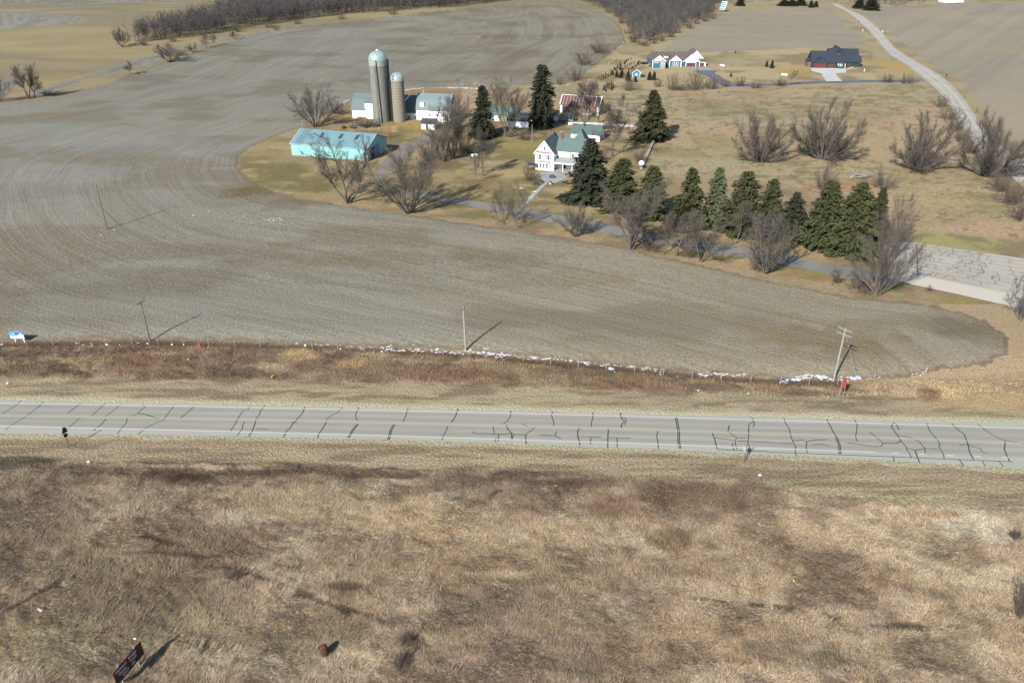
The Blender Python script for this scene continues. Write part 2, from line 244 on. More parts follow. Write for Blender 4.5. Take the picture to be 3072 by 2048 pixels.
def paint(x, y):
    """base colour (seen in full light), tall-grass mask, row coordinate, row strength, region id"""
    n = len(x); col = np.zeros((n, 3)); tall = np.zeros(n); rowv = np.zeros(n); rowa = np.zeros(n); rid = np.zeros(n, np.int8)
    N1 = fbm(x / 14, y / 14, 11, 4); N2 = fbm(x / 4, y / 4, 12, 4); N3 = fbm(x / 60, y / 45, 13, 3); N4 = fbm(x / 1.6, y / 1.6, 14, 3)
    yn = rl('near', x); yfr = rl('far', x); yfe = fence_y(x)
    # everything north of the road: rough grass
    c = mix(np.tile(C['tan'], (n, 1)), C['brown'], sst(.4, .62, N1)); c = mix(c, C['lawn2'], sst(.5, .7, N2) * .35); col[:] = c
    c = mix(np.tile(C['past'], (n, 1)), C['mow2'], sst(.5, .7, N1) * .7); c = mix(c, C['hay2'], sst(.5, .7, N3) * .5); col = mix(col, c, sst(300, 340, y) * sst(50, 90, x))
    m = y > 100
    def reg(P, noise, w=.5):
        s = np.full(n, -99.); s[m] = sdf(P, x[m], y[m]); return s + (N2 - .5) * noise
    # hay land at the upper left and beyond
    k = sst(395, 415, y) * (x < 90); c = mix(np.tile(C['hay'], (n, 1)), C['hay2'], sst(.42, .6, fbm(x / 120, y / 25, 21, 3))); c = mix(c, C['mow2'], sst(.5, .75, fbm(x / 60, y / 14, 22, 3)) * .5)
    col = mix(col, c, k)
    for P in P_HAYG:
        s = reg(P, 6); col = mix(col, C['hayg'] * (1 + .16 * np.sin(s * .9))[:, None], sst(-2, 2, s))
    c = mix(np.tile(C['cream'], (n, 1)), C['past2'], sst(.45, .65, fbm(x / 12, y / 9, 23, 4))); s = reg(P_CREAM, 5); col = mix(col, c, sst(-2, 2, s) * .9)
    s = reg(P_PAST, 4); c = mix(np.tile(C['past'], (n, 1)), C['past2'], sst(.52, .66, fbm(x / 9, y / 3.2, 24, 4)) * .9); c = mix(c, C['past3'], sst(.45, .65, N3)); c = mix(c, C['lawn2'], sst(.55, .8, fbm(x / 30, y / 16, 25, 3)) * .35)
    c = mix(c, C['past2'] * .75, sst(.6, .68, fbm(x / 2.6, y / 2.2, 26, 3)) * .7); col = mix(col, c, sst(-1, 1, s)); rid[s > 0] = 2; rowa[s > 0] = .12
    s = reg(P_LAWN, 3); c = mix(np.tile(C['lawn'], (n, 1)), C['lawn2'], sst(.42, .6, fbm(x / 16, y / 9, 27, 4))); c = mix(c, C['lawn3'], sst(.5, .7, fbm(x / 8, y / 5, 28, 4)) * .8); c = mix(c, C['brown'], sst(.56, .7, fbm(x / 10, y / 10, 29, 4)) * .55)
    col = mix(col, c, sst(-1, 1, s)); rid[s > 0] = 3
    s = reg(P_GREEN, 2); col = mix(col, mix(np.tile(C['green'], (n, 1)), C['mow2'], sst(.4, .7, N2)), sst(-1, 1, s))
    # stubble fields
    sF = reg(P_FIELD, 2.2) + (N4 - .5) * 1.4 * sst(420, 200, y); rv = np.zeros(n); dF = np.zeros(n); dO = np.zeros(n); i = sF > -6
    dF[i] = np.abs(sdf(P_FARMS, x[i], y[i])); dO[i] = sdl(P_OUT, x[i], y[i])
    w = np.maximum(sst(30, 150, dF) * sst(230, 330, y), sst(365, 430, y)); rv = dF * (1 - w) + (170 - dO) * w + (N3 - .5) * 1.5
    band = fbm(rv / 9., x / 45 + y / 60, 31, 4); band2 = fbm(rv / 1.6, x / 22 - y / 30, 32, 4)
    c = mix(np.tile(C['stub'], (n, 1)), C['hill'], sst(330, 420, y)); dk = mix(np.tile(C['stub2'], (n, 1)), C['hill2'], sst(330, 420, y))
    c = mix(c, dk, sst(.45, .72, band) * .55); c = mix(c, C['stub3'], sst(.48, .3, band2) * .3); c = mix(c, dk * .92, sst(.54, .7, band2) * .3); c = mix(c, C['tan'], sst(-40, 60, x) * sst(260, 150, y) * .28); ln_ = np.exp(-(((rv % 6.1) - 3) / .55) ** 2) * sst(.35, .6, fbm(rv / 6.1, x / 40 + y / 50, 34, 2)); c = mix(c, dk * .8, ln_ * .26 * sst(40, -80, x)); c = mix(c, lin((150, 149, 140)), sst(20, -110, x) * .45); c = mix(c, dk * .92, sst(.52, .66, fbm(x / 38, y / 17, 35, 4)) * .5); c = mix(c, C['dirt_and_shade'] * 1.1, sst(1.6, .2, sF) * .6)
    kf = sst(-.5, .5, sF); col = mix(col, c, kf); inf = sF > 0; rid[inf] = 1; rowv[inf] = rv[inf]; rowa[inf] = 1
    for P, cc, ang in ((P_F2, C['f2'], 1.5), (P_F3, C['f3'], 2.5)):
        s = reg(P, 4); q = (x * math.cos(ang) + y * math.sin(ang)); b = fbm(q / 9, (x - y) / 150, 33, 4); c = mix(np.tile(cc, (n, 1)), cc * .9, sst(.42, .7, b)); c = mix(c, C['past3'], sst(.55, .75, N3) * .3)
        col = mix(col, c, sst(-1, 1, s)); j = s > 0; rid[j] = 1; rowv[j] = q[j]; rowa[j] = .45
    # between the road and the field fence
    k = (y < yfe + 1.2) & (sF < 1.5) | ((x > 62) & (y < 160) & (sF < 0)); dN = y - yfr; g = mix(np.tile(C['brown'], (n, 1)), C['red'], sst(.4, .6, N1)); g = mix(g, C['tan'], sst(.55, .72, fbm(x / 9, y / 3, 41, 4))); g = mix(g, C['dirt_and_shade'], sst(.55, .7, N2) * .5); g = mix(g, C['tan'] * 1.1, sst(58, 75, x))
    g = mix(g, C['dirt_and_shade'] * .75, sst(-1.5, -.2, y - yfe) * sst(1.5, .6, y - yfe) * .8 * (x < 62))  # ditch shading along the fence line, painted into the ground colour
    tn = sst(7.2, 9.2, dN + (N2 - .5) * 3); mo = mix(np.tile(C['mow'], (n, 1)), C['mow2'], sst(.42, .62, fbm(x / 7, y / 1.2, 42, 4))); mo = mix(mo, C['mow3'], sst(.5, .7, fbm(x / 5, y / .9, 43, 3)) * .8)
    g = mix(mo, g, tn); g = mix(np.tile(C['gravel'], (n, 1)), g, sst(1.0, 2.4, dN + (N2 - .5) * 1.6)); kk = k & (y > yn)
    col[kk] = g[kk]; tall[kk] = (tn * sst(.2, -.8, y - yfe))[kk] * (1 - .6 * sst(70, 90, x[kk])); rid[kk] = 4; rowa[kk] = 0
    # south of the road
    dS = yn - y; g = mix(np.tile(C['pra'], (n, 1)), C['pra2'], sst(.42, .6, N1)); g = mix(g, C['pra3'], sst(.5, .68, fbm(x / 11, y / 6, 44, 4)) * .8); g = mix(g, C['brown'], sst(.5, .65, fbm(x / 6, y / 4, 45, 4)) * .5); g = mix(g, C['dirt_and_shade'], sst(.6, .72, N4) * .5); g = mix(g, C['mow2'], sst(.5, .7, fbm(x / 20, y / 12, 46, 3)) * sst(0, -40, x) * .6)
    g = mix(g, lin((98, 84, 72)), sst(14, 9, dS) * sst(.36, .56, fbm(x / 8, y / 2.5, 50, 4)) * sst(50, -10, x) * .75); g = mix(g, C['pra2'] * .75, sst(.5, .62, fbm(x / 13, y / 8, 57, 4)) * sst(30, -60, x) * .35)
    tn = sst(7.0, 8.2, dS + (N2 - .5) * 2.2 + sst(20, 60, x) * -3.5); mo = mix(np.tile(C['mow'], (n, 1)), C['mow2'], sst(.4, .62, fbm(x / 8, y / 1.4, 47, 4))); mo = mix(mo, C['mow3'], sst(.48, .7, fbm(x / 9, y / .9, 48, 3)) * .7); mo = mix(mo, C['brown'], sst(3.5, 1.5, dS) * .55)
    g = mix(mo, g, tn); g = mix(np.tile(C['gravel'] * .97, (n, 1)), g, sst(.7, 1.8, dS + (N2 - .5) * 1.4)); kk = y <= yn; col[kk] = g[kk]; tall[kk] = tn[kk]; rid[kk] = 5; rowa[kk] = 0
    col[(y > yn) & (y < yfr)] = C['gravel']
    for P in TRAILS:
        d_ = sdl(P, x, y) + (N2 - .5) * 1.6; w = sst(.75, .15, d_) * sst(.38, .52, fbm(x / 2.2, y / 2.2, 49, 2)) * (rid == 5); col = mix(col, lin((70, 62, 54)), w * .8); tall = tall * (1 - .7 * w)
    for bx, by, rx, ry, bc, s in BLW:
        i = np.where((np.abs(x - bx) < rx * 2.2) & (np.abs(y - by) < ry * 2.2))[0]
        if not len(i): continue
        r = np.sqrt(((x[i] - bx) / rx) ** 2 + ((y[i] - by) / ry) ** 2) + (N2[i] - .5) * 1.3 + (N1[i] - .5) * .9
        w = s * sst(1.25, .55, r) * ((rid[i] == 0) | (rid[i] != 4) | (by < 160)) * ((y[i] < yn[i] - 1.6) | (y[i] > yfr[i] + 1.8)) * ((rid[i] == 1) == (rid_of(bx, by) == 1)); col[i] = mix(col[i], bc * (.85 + .3 * N4[i])[:, None], w)
    return col, tall, rowv, rowa, rid
_rc = {}
def rid_of(bx, by):
    if (bx, by) not in _rc:
        a = np.array([bx]); b = np.array([by]); _rc[(bx, by)] = int(max(sdf(P_FIELD, a, b)[0], sdf(P_F2, a, b)[0], sdf(P_F3, a, b)[0]) > 0)
    return _rc[(bx, by)]
def micro(x, y, tall):
    m = np.zeros_like(x); i = tall > .02
    a = fbm(x[i] / 1.7 + y[i] / 9, y[i] / 1.2, 51, 4); b = fbm(x[i] / 5, y[i] / 3.4, 52, 3); m[i] = tall[i] * ((a - .5) * .6 + (b - .5) * .45 + .15)
    return m

# ---------------------------------------------------------------- the ground sheet, one mesh grid split by land use
def ground_mat(name, grain, gs, bump, bs):
    m = bpy.data.materials.new(name); m.use_nodes = True; nt = m.node_tree; b = nt.nodes['Principled BSDF']; N = nt.nodes.new; L = nt.links.new
    b.inputs['Roughness'].default_value = .95; b.inputs['Specular IOR Level'].default_value = .08
    a = N('ShaderNodeAttribute'); a.attribute_name = 'Col'; rv = N('ShaderNodeAttribute'); rv.attribute_name = 'rowv'; ra = N('ShaderNodeAttribute'); ra.attribute_name = 'rowa'
    geo = N('ShaderNodeNewGeometry'); sx = N('ShaderNodeSeparateXYZ'); L(geo.outputs['Position'], sx.inputs[0])
    n1 = N('ShaderNodeTexNoise'); n1.inputs['Scale'].default_value = gs; n1.inputs['Detail'].default_value = 5; n1.inputs['Roughness'].default_value = .75; L(geo.outputs['Position'], n1.inputs['Vector'])
    r1 = N('ShaderNodeMapRange'); r1.inputs['From Min'].default_value = .38; r1.inputs['From Max'].default_value = .62; r1.inputs['To Min'].default_value = 1 - grain; r1.inputs['To Max'].default_value = 1 + grain; L(n1.outputs[0], r1.inputs[0])
    # rows: noise stretched along lines of equal row coordinate
    cx = N('ShaderNodeCombineXYZ'); mu = N('ShaderNodeMath'); mu.operation = 'MULTIPLY'; mu.inputs[1].default_value = 1.9; L(rv.outputs['Fac'], mu.inputs[0]); L(mu.outputs[0], cx.inputs[0])
    m2 = N('ShaderNodeMath'); m2.operation = 'MULTIPLY'; m2.inputs[1].default_value = .022; L(sx.outputs[0], m2.inputs[0]); L(m2.outputs[0], cx.inputs[1])
    m3 = N('ShaderNodeMath'); m3.operation = 'MULTIPLY'; m3.inputs[1].default_value = .022; L(sx.outputs[1], m3.inputs[0]); L(m3.outputs[0], cx.inputs[2])
    n2 = N('ShaderNodeTexNoise'); n2.inputs['Scale'].default_value = 1.; n2.inputs['Detail'].default_value = 4; n2.inputs['Roughness'].default_value = .7; L(cx.outputs[0], n2.inputs['Vector'])
    s1 = N('ShaderNodeMath'); s1.operation = 'SUBTRACT'; s1.inputs[1].default_value = .5; L(n2.outputs[0], s1.inputs[0])
    s2 = N('ShaderNodeMath'); s2.operation = 'MULTIPLY'; L(s1.outputs[0], s2.inputs[0]); L(ra.outputs['Fac'], s2.inputs[1])
    s3 = N('ShaderNodeMath'); s3.operation = 'MULTIPLY_ADD'; s3.inputs[1].default_value = .95; s3.inputs[2].default_value = 1.; L(s2.outputs[0], s3.inputs[0])
    f = N('ShaderNodeMath'); f.operation = 'MULTIPLY'; L(r1.outputs[0], f.inputs[0]); L(s3.outputs[0], f.inputs[1])
    # straw colour shifts
    n3 = N('ShaderNodeTexNoise'); n3.inputs['Scale'].default_value = gs * .55; n3.inputs['Detail'].default_value = 3; L(geo.outputs['Position'], n3.inputs['Vector'])
    hs = N('ShaderNodeHueSaturation'); h1 = N('ShaderNodeMapRange'); h1.inputs['From Min'].default_value = .3; h1.inputs['From Max'].default_value = .7; h1.inputs['To Min'].default_value = .75; h1.inputs['To Max'].default_value = 1.25; L(n3.outputs[0], h1.inputs[0]); L(h1.outputs[0], hs.inputs['Saturation']); L(a.outputs['Color'], hs.inputs['Color'])
    sc = N('ShaderNodeVectorMath'); sc.operation = 'SCALE'; L(hs.outputs[0], sc.inputs[0]); L(f.outputs[0], sc.inputs['Scale']); L(sc.outputs[0], b.inputs['Base Color'])
    bp = N('ShaderNodeBump'); bp.inputs['Strength'].default_value = 1.; bp.inputs['Distance'].default_value = bump; n4 = N('ShaderNodeTexNoise'); n4.inputs['Scale'].default_value = bs; n4.inputs['Detail'].default_value = 4; L(geo.outputs['Position'], n4.inputs['Vector']); L(n4.outputs[0], bp.inputs['Height']); L(bp.outputs[0], b.inputs['Normal'])
    return m
def build_ground():
    ys = [-40.]
    while ys[-1] < 2600:
        y = ys[-1]; step = 4. if y < 38 else min(7., max(.17, 1.1 * (y * y + 5776) / 60496.))
        if y > 900: step = 7 + (y - 900) * .03
        ys.append(y + step)
    ys = np.array(ys); cs = np.linspace(-.92, .92, 1150)
    X = (cs[None, :] * (ys[:, None] + 45)); Y = np.repeat(ys[:, None], len(cs), 1); x = X.ravel(); y = Y.ravel()
    col, tall, rv, ra, rid = paint(x, y); z = H(x, y) + micro(x, y, tall)
    d = (rl('near', x) - .5 < y) & (y < rl('far', x) + .5); z[d] -= .06
    ny, nx = X.shape; i = (np.arange(ny - 1)[:, None] * nx + np.arange(nx - 1)[None, :]).ravel(); F = np.stack([i, i + 1, i + nx + 1, i + nx], 1); fr = rid[i]
    V = np.stack([x, y, z], 1); ms = {0: ('ground', .2, 2.2, .2, 1.6), 1: ('field', .26, 2., .18, 1.6), 2: ('pasture', .22, .9, .22, 1.), 3: ('lawn', .14, 1.2, .12, 1.2), 4: ('roadside', .3, 2.8, .22, 2.), 5: ('prairie', .4, 2.4, .25, 2.5)}
    for r, (nm, g, gs, bm, bs) in ms.items():
        f = F[fr == r]; u, inv = np.unique(f, return_inverse=True); me = npmesh(nm, V[u], inv.reshape(f.shape), 4); me.polygons.foreach_set('use_smooth', np.ones(len(f), bool))
        setcol(me, col[u] * KAL)
        for an, ar in (('rowv', rv), ('rowa', ra)):
            a = me.attributes.new(an, 'FLOAT', 'POINT'); a.data.foreach_set('value', ar[u].astype(np.float32))
        tag(link(nm, me, ground_mat(nm, g, gs, bm, bs)), {'ground': 'rough tan grass between fields, farm yards and roads', 'field': 'grey-brown stubble fields with faint curved rows', 'pasture': 'tan grazed pasture east of the farmhouse', 'lawn': 'olive and straw coloured farm lawn',
            'roadside': 'mown and rough brown grass between highway and field fence', 'prairie': 'rough brown grassland in the foreground below the highway'}[nm], kind='structure')
build_ground()
# tall dry grass standing on the rough ground
def blades(name, n, x0, x1, y0, y1, L0, L1, wd, seed, label):
    rg = np.random.default_rng(seed); x = rg.uniform(x0, x1, n); y = rg.uniform(y0, y1, n); k = np.abs(x) < (y + 45) * .70; x, y = x[k], y[k]
    col, tall, _, _, _ = paint(x, y); k = rg.random(len(x)) < tall * (.35 + .9 * fbm(x / 2.3, y / 1.8, 61, 3)); x, y, col, tall = x[k], y[k], col[k], tall[k]; n = len(x)
    z = H(x, y) + micro(x, y, tall); th = (fbm(x / 7, y / 5, 62, 3) - .5) * 9 + .5 + rg.normal(0, .5, n); ln = rg.uniform(L0, L1, n); up = rg.uniform(.12, .6, n) * ln; ho = np.sqrt(np.maximum(ln ** 2 - up ** 2, 0))
    dx, dy = np.cos(th), np.sin(th); w = rg.uniform(.5, 1.3, n) * wd; px = -dy + rg.normal(0, .3, n); py = dx
    a = np.stack([x - px * w, y - py * w, z - .05], 1); b = np.stack([x + px * w, y + py * w, z - .05], 1); c = np.stack([x + dx * ho, y + dy * ho, z + up], 1)
    V = np.stack([a, b, c], 1).reshape(-1, 3); me = npmesh(name, V, np.arange(len(V)).reshape(-1, 3)); br = (rg.uniform(.75, 1.8, n) * KAL)[:, None] * col; tin = rg.uniform(.9, 1.1, (n, 3)); setcol(me, np.repeat(br * tin, 3, 0))
    m = bpy.data.materials.new(name); m.use_nodes = True; nt = m.node_tree; p = nt.nodes['Principled BSDF']; p.inputs['Roughness'].default_value = .9; p.inputs['Specular IOR Level'].default_value = .1
    at_ = nt.nodes.new('ShaderNodeAttribute'); at_.attribute_name = 'Col'; nt.links.new(at_.outputs[0], p.inputs['Base Color']); tag(link(name, me, m), label, 'grass', kind='stuff')
blades('prairie_grass', 760000, -88, 88, 52, 99, .25, .75, .036, 1, 'tall matted dry grass covering the foreground below the highway')
blades('roadside_grass', 300000, -128, 128, 112, 148, .35, .85, .045, 2, 'tall brown dry grass between the highway and the field fence')
# ---------------------------------------------------------------- roads and paving
def K(*c): return tuple(lin(c) * KAL)
def sheet(name, far, near, nx, nyy, dz, m, colf=None, parent=None, label=None):
    """draped sheet between two world polylines (lists of xy) resampled to nx points"""
    def rs(P):
        P = np.asarray(P, float); s = np.r_[0, np.cumsum(np.hypot(*np.diff(P, axis=0).T))]; t = np.linspace(0, s[-1], nx); return np.stack([np.interp(t, s, P[:, 0]), np.interp(t, s, P[:, 1])], 1)
    A, B = rs(near), rs(far); t = np.linspace(0, 1, nyy)[:, None, None]; G = A[None] * (1 - t) + B[None] * t; x, y = G[..., 0].ravel(), G[..., 1].ravel()
    i = (np.arange(nyy - 1)[:, None] * nx + np.arange(nx - 1)[None, :]).ravel(); F = np.stack([i, i + 1, i + nx + 1, i + nx], 1)
    me = npmesh(name, np.stack([x, y, H(x, y) + dz], 1), F, 4); o = link(name, me, m, parent)
    if colf is not None: setcol(me, colf(x, y, np.repeat(t.ravel(), nx)))
    tag(o, label, kind='structure'); return o
def attr_mat(name, grain=.1, gs=6., rough=.85, bump=.01):
    m = mat(name, (1, 1, 1), rough, gs, grain, attr='Col', coord='Object', bump=.15); return m
M_ASPH = attr_mat('asphalt', .07, 5.)
xs = np.arange(-190, 191, 2.)
def hwcol(x, y, t):
    f, wf, md, wn_, nr = (rl(k, x) for k in ('far', 'wfar', 'mid', 'wnear', 'near')); n = len(x)
    lane = lin((176, 175, 163)); sh = lin((188, 190, 180)); c = np.tile(lane, (n, 1)); c = mix(c, lin((184, 182, 170)), sst(.4, .6, fbm(x / 30, y / 2, 71, 3)))
    for a, b in ((nr, 0), (0, 0)): pass
    for lo, hi in ((wn_, md), (md, wf)):
        u = (y - lo) / (hi - lo); trk = np.exp(-((u - .26) / .1) ** 2) + np.exp(-((u - .74) / .1) ** 2); c = mix(c, lane * .82, trk * ((u > 0) & (u < 1)) * .7)
    c = mix(c, lin((178, 180, 174)), np.exp(-((y - md) / .45) ** 2) * .6)
    s = ((y > wf) | (y < wn_)).astype(float); c = mix(c, sh, s); c = mix(c, C['gravel'], sst(.5, -.1, np.minimum(y - nr, f - y) + (fbm(x / 2, y, 72, 2) - .5) * .6) * .7)
    c = c * (.93 + .14 * fbm(x / 6, y / .5, 73, 3))[:, None]; return c * KAL
sheet('highway', [(x, rl('far', x)) for x in xs], [(x, rl('near', x)) for x in xs], 500, 46, .03, M_ASPH, hwcol, label='grey two lane highway crossing the picture')
def strip(mb, P, w, dz, n=None):
    P = [np.array(p[:2], float) for p in P]; Q = []
    for i in range(len(P) - 1):
        k = max(1, int(np.hypot(*(P[i + 1] - P[i])) / 2.)); Q += [P[i] + (P[i + 1] - P[i]) * j / k for j in range(k)]
    Q.append(P[-1]); Q = np.array(Q); T = np.gradient(Q, axis=0); T /= np.hypot(*T.T)[:, None] + 1e-9; Nn = np.stack([-T[:, 1], T[:, 0]], 1) * w / 2
    A, B = Q - Nn, Q + Nn; b = len(mb.v)
    for p in (A, B): mb.v += [(q[0], q[1], float(h) + dz) for q, h in zip(p, H(p[:, 0], p[:, 1]))]
    k = len(Q); mb.f += [(b + i, b + i + 1, b + k + i + 1, b + k + i) for i in range(k - 1)]
M_WLINE = mat('road_paint', K(232, 234, 226), .6, 8, .12); M_YLINE = mat('yellow_paint', K(214, 204, 150), .7, 8, .2)
mk = MB(); strip(mk, [(x, rl('wfar', x)) for x in xs], .17, .038)
xe = az(15, 990, 1183).x; xw = [x for x in xs if x < xe] + [xe]; strip(mk, [(x, rl('wnear', x)) for x in xw], .17, .038)
for a, b in ((1140, 1200), (1388, 1450), (1637, 1705), (1893, 1957), (2148, 2212)):
    strip(mk, [az(15, a, 1190 + (a - 1140) * .04), az(15, b, 1190 + (b - 1140) * .04)], .2, .038)
tag(mk.build('edge_line', M_WLINE), 'white edge lines and dashes on the highway', kind='structure')
mk = MB(); strip(mk, [(x, rl('mid', x) + .13) for x in xs], .09, .038); strip(mk, [(x, rl('mid', x) - .13) for x in xs], .09, .038)
tag(mk.build('centre_line', M_YLINE), 'faded yellow double centre line of the highway', kind='structure')
SEAL = {12: ([(195, 708), (160, 745), (100, 785), (25, 828)], [(400, 720), (350, 770), (270, 832), (240, 855), (150, 910), (90, 945), (50, 980)], [(740, 730), (690, 775), (625, 823)], [(970, 733), (920, 780), (840, 850)], [(1110, 742), (1050, 795), (965, 858)], [(975, 877), (930, 930), (860, 985)],
             [(740, 865), (680, 915), (615, 970)], [(1310, 745), (1340, 760), (1265, 825), (1210, 850)], [(1265, 825), (1340, 835), (1430, 868), (1470, 876)], [(1172, 870), (1160, 915), (1120, 960), (1080, 1015)], [(1600, 757), (1560, 810), (1520, 860), (1510, 885), (1430, 915), (1360, 950), (1320, 975), (1270, 1020)],
             [(1785, 762), (1720, 820), (1655, 875)], [(2300, 760), (2280, 790), (2240, 800), (2200, 850), (2180, 890), (2150, 940), (2118, 990)], [(2250, 900), (2230, 930), (2230, 960), (2180, 1035)], [(2352, 890), (2330, 960), (2310, 1000), (2285, 1038)]),
        13: ([(80, 757), (45, 800), (30, 840), (0, 878)], [(0, 965), (100, 970)], [(450, 765), (430, 820), (375, 882), (345, 915), (310, 965), (280, 990), (255, 1045)], [(325, 903), (345, 915), (380, 903)], [(800, 768), (740, 828), (710, 835), (640, 888)], [(648, 905), (610, 970), (585, 1000), (565, 1052)],
             [(948, 770), (915, 830), (920, 875), (940, 890)], [(1393, 780), (1380, 840), (1350, 905)], [(1857, 785), (1830, 860), (1795, 910)], [(1765, 940), (1740, 1000), (1720, 1030), (1710, 1075)], [(2345, 800), (2335, 860), (2305, 900), (2270, 925)], [(1983, 993), (2005, 1010), (2200, 1015), (2280, 1017), (2345, 1005)],
             [(2178, 940), (2188, 1010)], [(2230, 1020), (2230, 1080), (2195, 1090), (2200, 1055), (2225, 1050)], [(2300, 930), (2310, 965), (2345, 1005), (2352, 1065)]),
        14: ([(0, 1060), (15, 1020), (0, 1005)], [(15, 1020), (125, 1023), (150, 1000), (190, 975), (210, 950)], [(125, 1023), (130, 1105)], [(90, 923), (150, 950)], [(372, 810), (363, 845), (382, 900), (385, 942)], [(250, 1027), (395, 1032), (450, 1058)], [(395, 1032), (408, 992)], [(743, 815), (742, 870), (730, 910), (728, 950)],
             [(625, 963), (605, 980), (603, 1040), (620, 1085), (625, 1120)], [(610, 1040), (700, 1042), (760, 1045), (820, 1040)], [(725, 1048), (722, 1110)], [(885, 970), (880, 1050), (880, 1140)], [(885, 1047), (960, 1050), (1000, 1055), (1090, 1052)], [(962, 1055), (968, 1105), (963, 1140)], [(998, 822), (995, 850), (1010, 880), (1035, 900), (1010, 920), (1003, 960)],
             [(1000, 855), (1040, 870), (1052, 895), (1030, 930)], [(1340, 985), (1328, 1040), (1340, 1090), (1345, 1155)], [(1837, 1005), (1860, 1055), (1875, 1120), (1885, 1155)], [(1860, 1052), (1960, 1062), (2045, 1077), (2065, 1052), (2150, 1055)], [(1980, 990), (2065, 1050)], [(1995, 937), (1985, 985)], [(2050, 1080), (2055, 1120), (2066, 1155)],
             [(2028, 1100), (2025, 1125), (2040, 1160)], [(2065, 1078), (2170, 1084), (2352, 1090)], [(2200, 858), (2225, 910), (2225, 935), (2205, 950)], [(2220, 905), (2180, 920), (2172, 960), (2175, 1020), (2165, 1100), (2185, 1145)], [(1885, 1157), (2000, 1163), (2352, 1177)]),
        15: ([(145, 868), (160, 920), (195, 970), (210, 1040), (230, 1090), (255, 1140), (248, 1185), (265, 1220)], [(0, 1092), (225, 1102)], [(225, 1078), (320, 1070), (355, 1085), (440, 1070), (540, 1067)], [(355, 1085), (350, 1140), (360, 1190)], [(405, 1113), (490, 1107), (568, 1125)], [(540, 880), (570, 940), (600, 1000), (620, 1025)],
             [(795, 885), (818, 935), (815, 980), (803, 1040), (822, 1085)], [(935, 995), (990, 1040), (1055, 1100), (1040, 1130), (960, 1130), (720, 1095)], [(1055, 1100), (1180, 1102), (1220, 1080), (1190, 1030), (1140, 960), (1135, 940), (1158, 905), (1190, 945), (1200, 975)],
             [(1220, 1080), (1265, 1130), (1275, 1165), (1300, 1195), (1318, 1235)], [(1275, 1142), (1350, 1165), (1440, 1148), (1560, 1153)], [(1350, 1165), (1370, 1225), (1392, 1278)], [(1200, 1030), (1310, 1050), (1390, 1085), (1440, 1150), (1445, 1195)], [(1458, 915), (1480, 980), (1530, 1040), (1580, 1110), (1568, 1135), (1610, 1200), (1618, 1240)],
             [(1685, 920), (1760, 990), (1800, 1015), (1835, 1105), (1850, 1180), (1888, 1250)], [(1755, 1118), (1835, 1110), (1890, 1135), (1955, 1150), (1960, 1175), (2018, 1200)], [(1925, 920), (2000, 985), (2100, 1045), (2180, 1075), (2352, 1102)], [(2178, 1080), (2170, 1160), (2220, 1270)],
             [(0, 1182), (300, 1192), (900, 1215), (1500, 1240), (2250, 1270)], [(1150, 1225), (1160, 1270)], [(1755, 1250), (1797, 1308)], [(1965, 1260), (1995, 1308)], [(2125, 1268), (2160, 1315)])}
mk = MB(); j = 0
for k, Ls in SEAL.items():
    for Ln in Ls: j += 1; strip(mk, [az(k, *p) for p in Ln], .15 if j % 3 else .19, .034 + .0007 * (j % 5))
for k, Ln in ((13, [(935, 925), (890, 980), (850, 1050)]), (13, [(1270, 928), (1240, 980), (1218, 1070)]), (14, [(1505, 860), (1520, 930), (1532, 1000), (1530, 1080), (1545, 1150)]), (15, [(620, 1025), (655, 1120), (660, 1200)])):
    P = [az(k, *p) for p in Ln]
    for o_ in (-.13, .13): strip(mk, [Vector((p.x + o_, p.y, 0)) for p in P], .17, .037)
tag(mk.build('crack_sealant', mat('bitumen', K(70, 71, 72), .6, 5, .5)), 'black sealed cracks wandering over the highway', kind='structure')
# the old road behind the farm, its paved end at the right, drives and paths
def dpts(pts): return [tuple(at(*p))[:2] for p in pts]
def flatcol(c, c2=None, s=3.):
    c = lin(c); c2 = lin(c2) if c2 else c * .85
    return lambda x, y, t: mix(np.tile(c, (len(x), 1)), c2, sst(.35, .65, fbm(x / s, y / s, 74, 4))) * KAL
DF = [(930, 437), (990, 447), (1070, 459), (1130, 468), (1200, 480), (1300, 497), (1400, 515), (1480, 535), (1600, 553), (1700, 567), (1800, 582), (1900, 605), (2000, 622), (2060, 632)]
DN = [(925, 446), (985, 457), (1065, 470), (1130, 483), (1200, 499), (1300, 518), (1400, 539), (1480, 556), (1600, 575), (1700, 591), (1800, 610), (1900, 630), (2000, 648), (2060, 655)]
sheet('farm_drive', dpts(DF), dpts(DN), 220, 8, .03, M_ASPH, flatcol((152, 150, 144), (138, 136, 130), 5), label='worn asphalt drive running past the farm between bare trees')
PF = [(2040, 556), (2100, 557), (2200, 572), (2352, 594), (2500, 618)]; PN = [(2040, 640), (2110, 657), (2200, 676), (2296, 698), (2500, 740)]
def oldc(x, y, t): c = mix(np.tile(lin((192, 187, 174)), (len(x), 1)), lin((200, 195, 182)), sst(.4, .6, fbm(x / 6, y / 6, 75, 3))); return mix(c, lin((222, 215, 200)), sst(.24, .2, t)) * KAL
sheet('old_pavement', dpts(PF), dpts(PN), 120, 30, .05, M_ASPH, oldc, label='wide cracked grey pavement at the end of the farm drive')
rg = np.random.default_rng(5); mk = MB(); PFw, PNw = np.array(dpts(PF)), np.array(dpts(PN))
def pav(s, t):
    def ip(P): d = np.r_[0, np.cumsum(np.hypot(*np.diff(P, axis=0).T))]; return np.array([np.interp(s * d[-1], d, P[:, 0]), np.interp(s * d[-1], d, P[:, 1])])
    return ip(PNw) * (1 - t) + ip(PFw) * t
ts = np.linspace(.27, .93, 9)
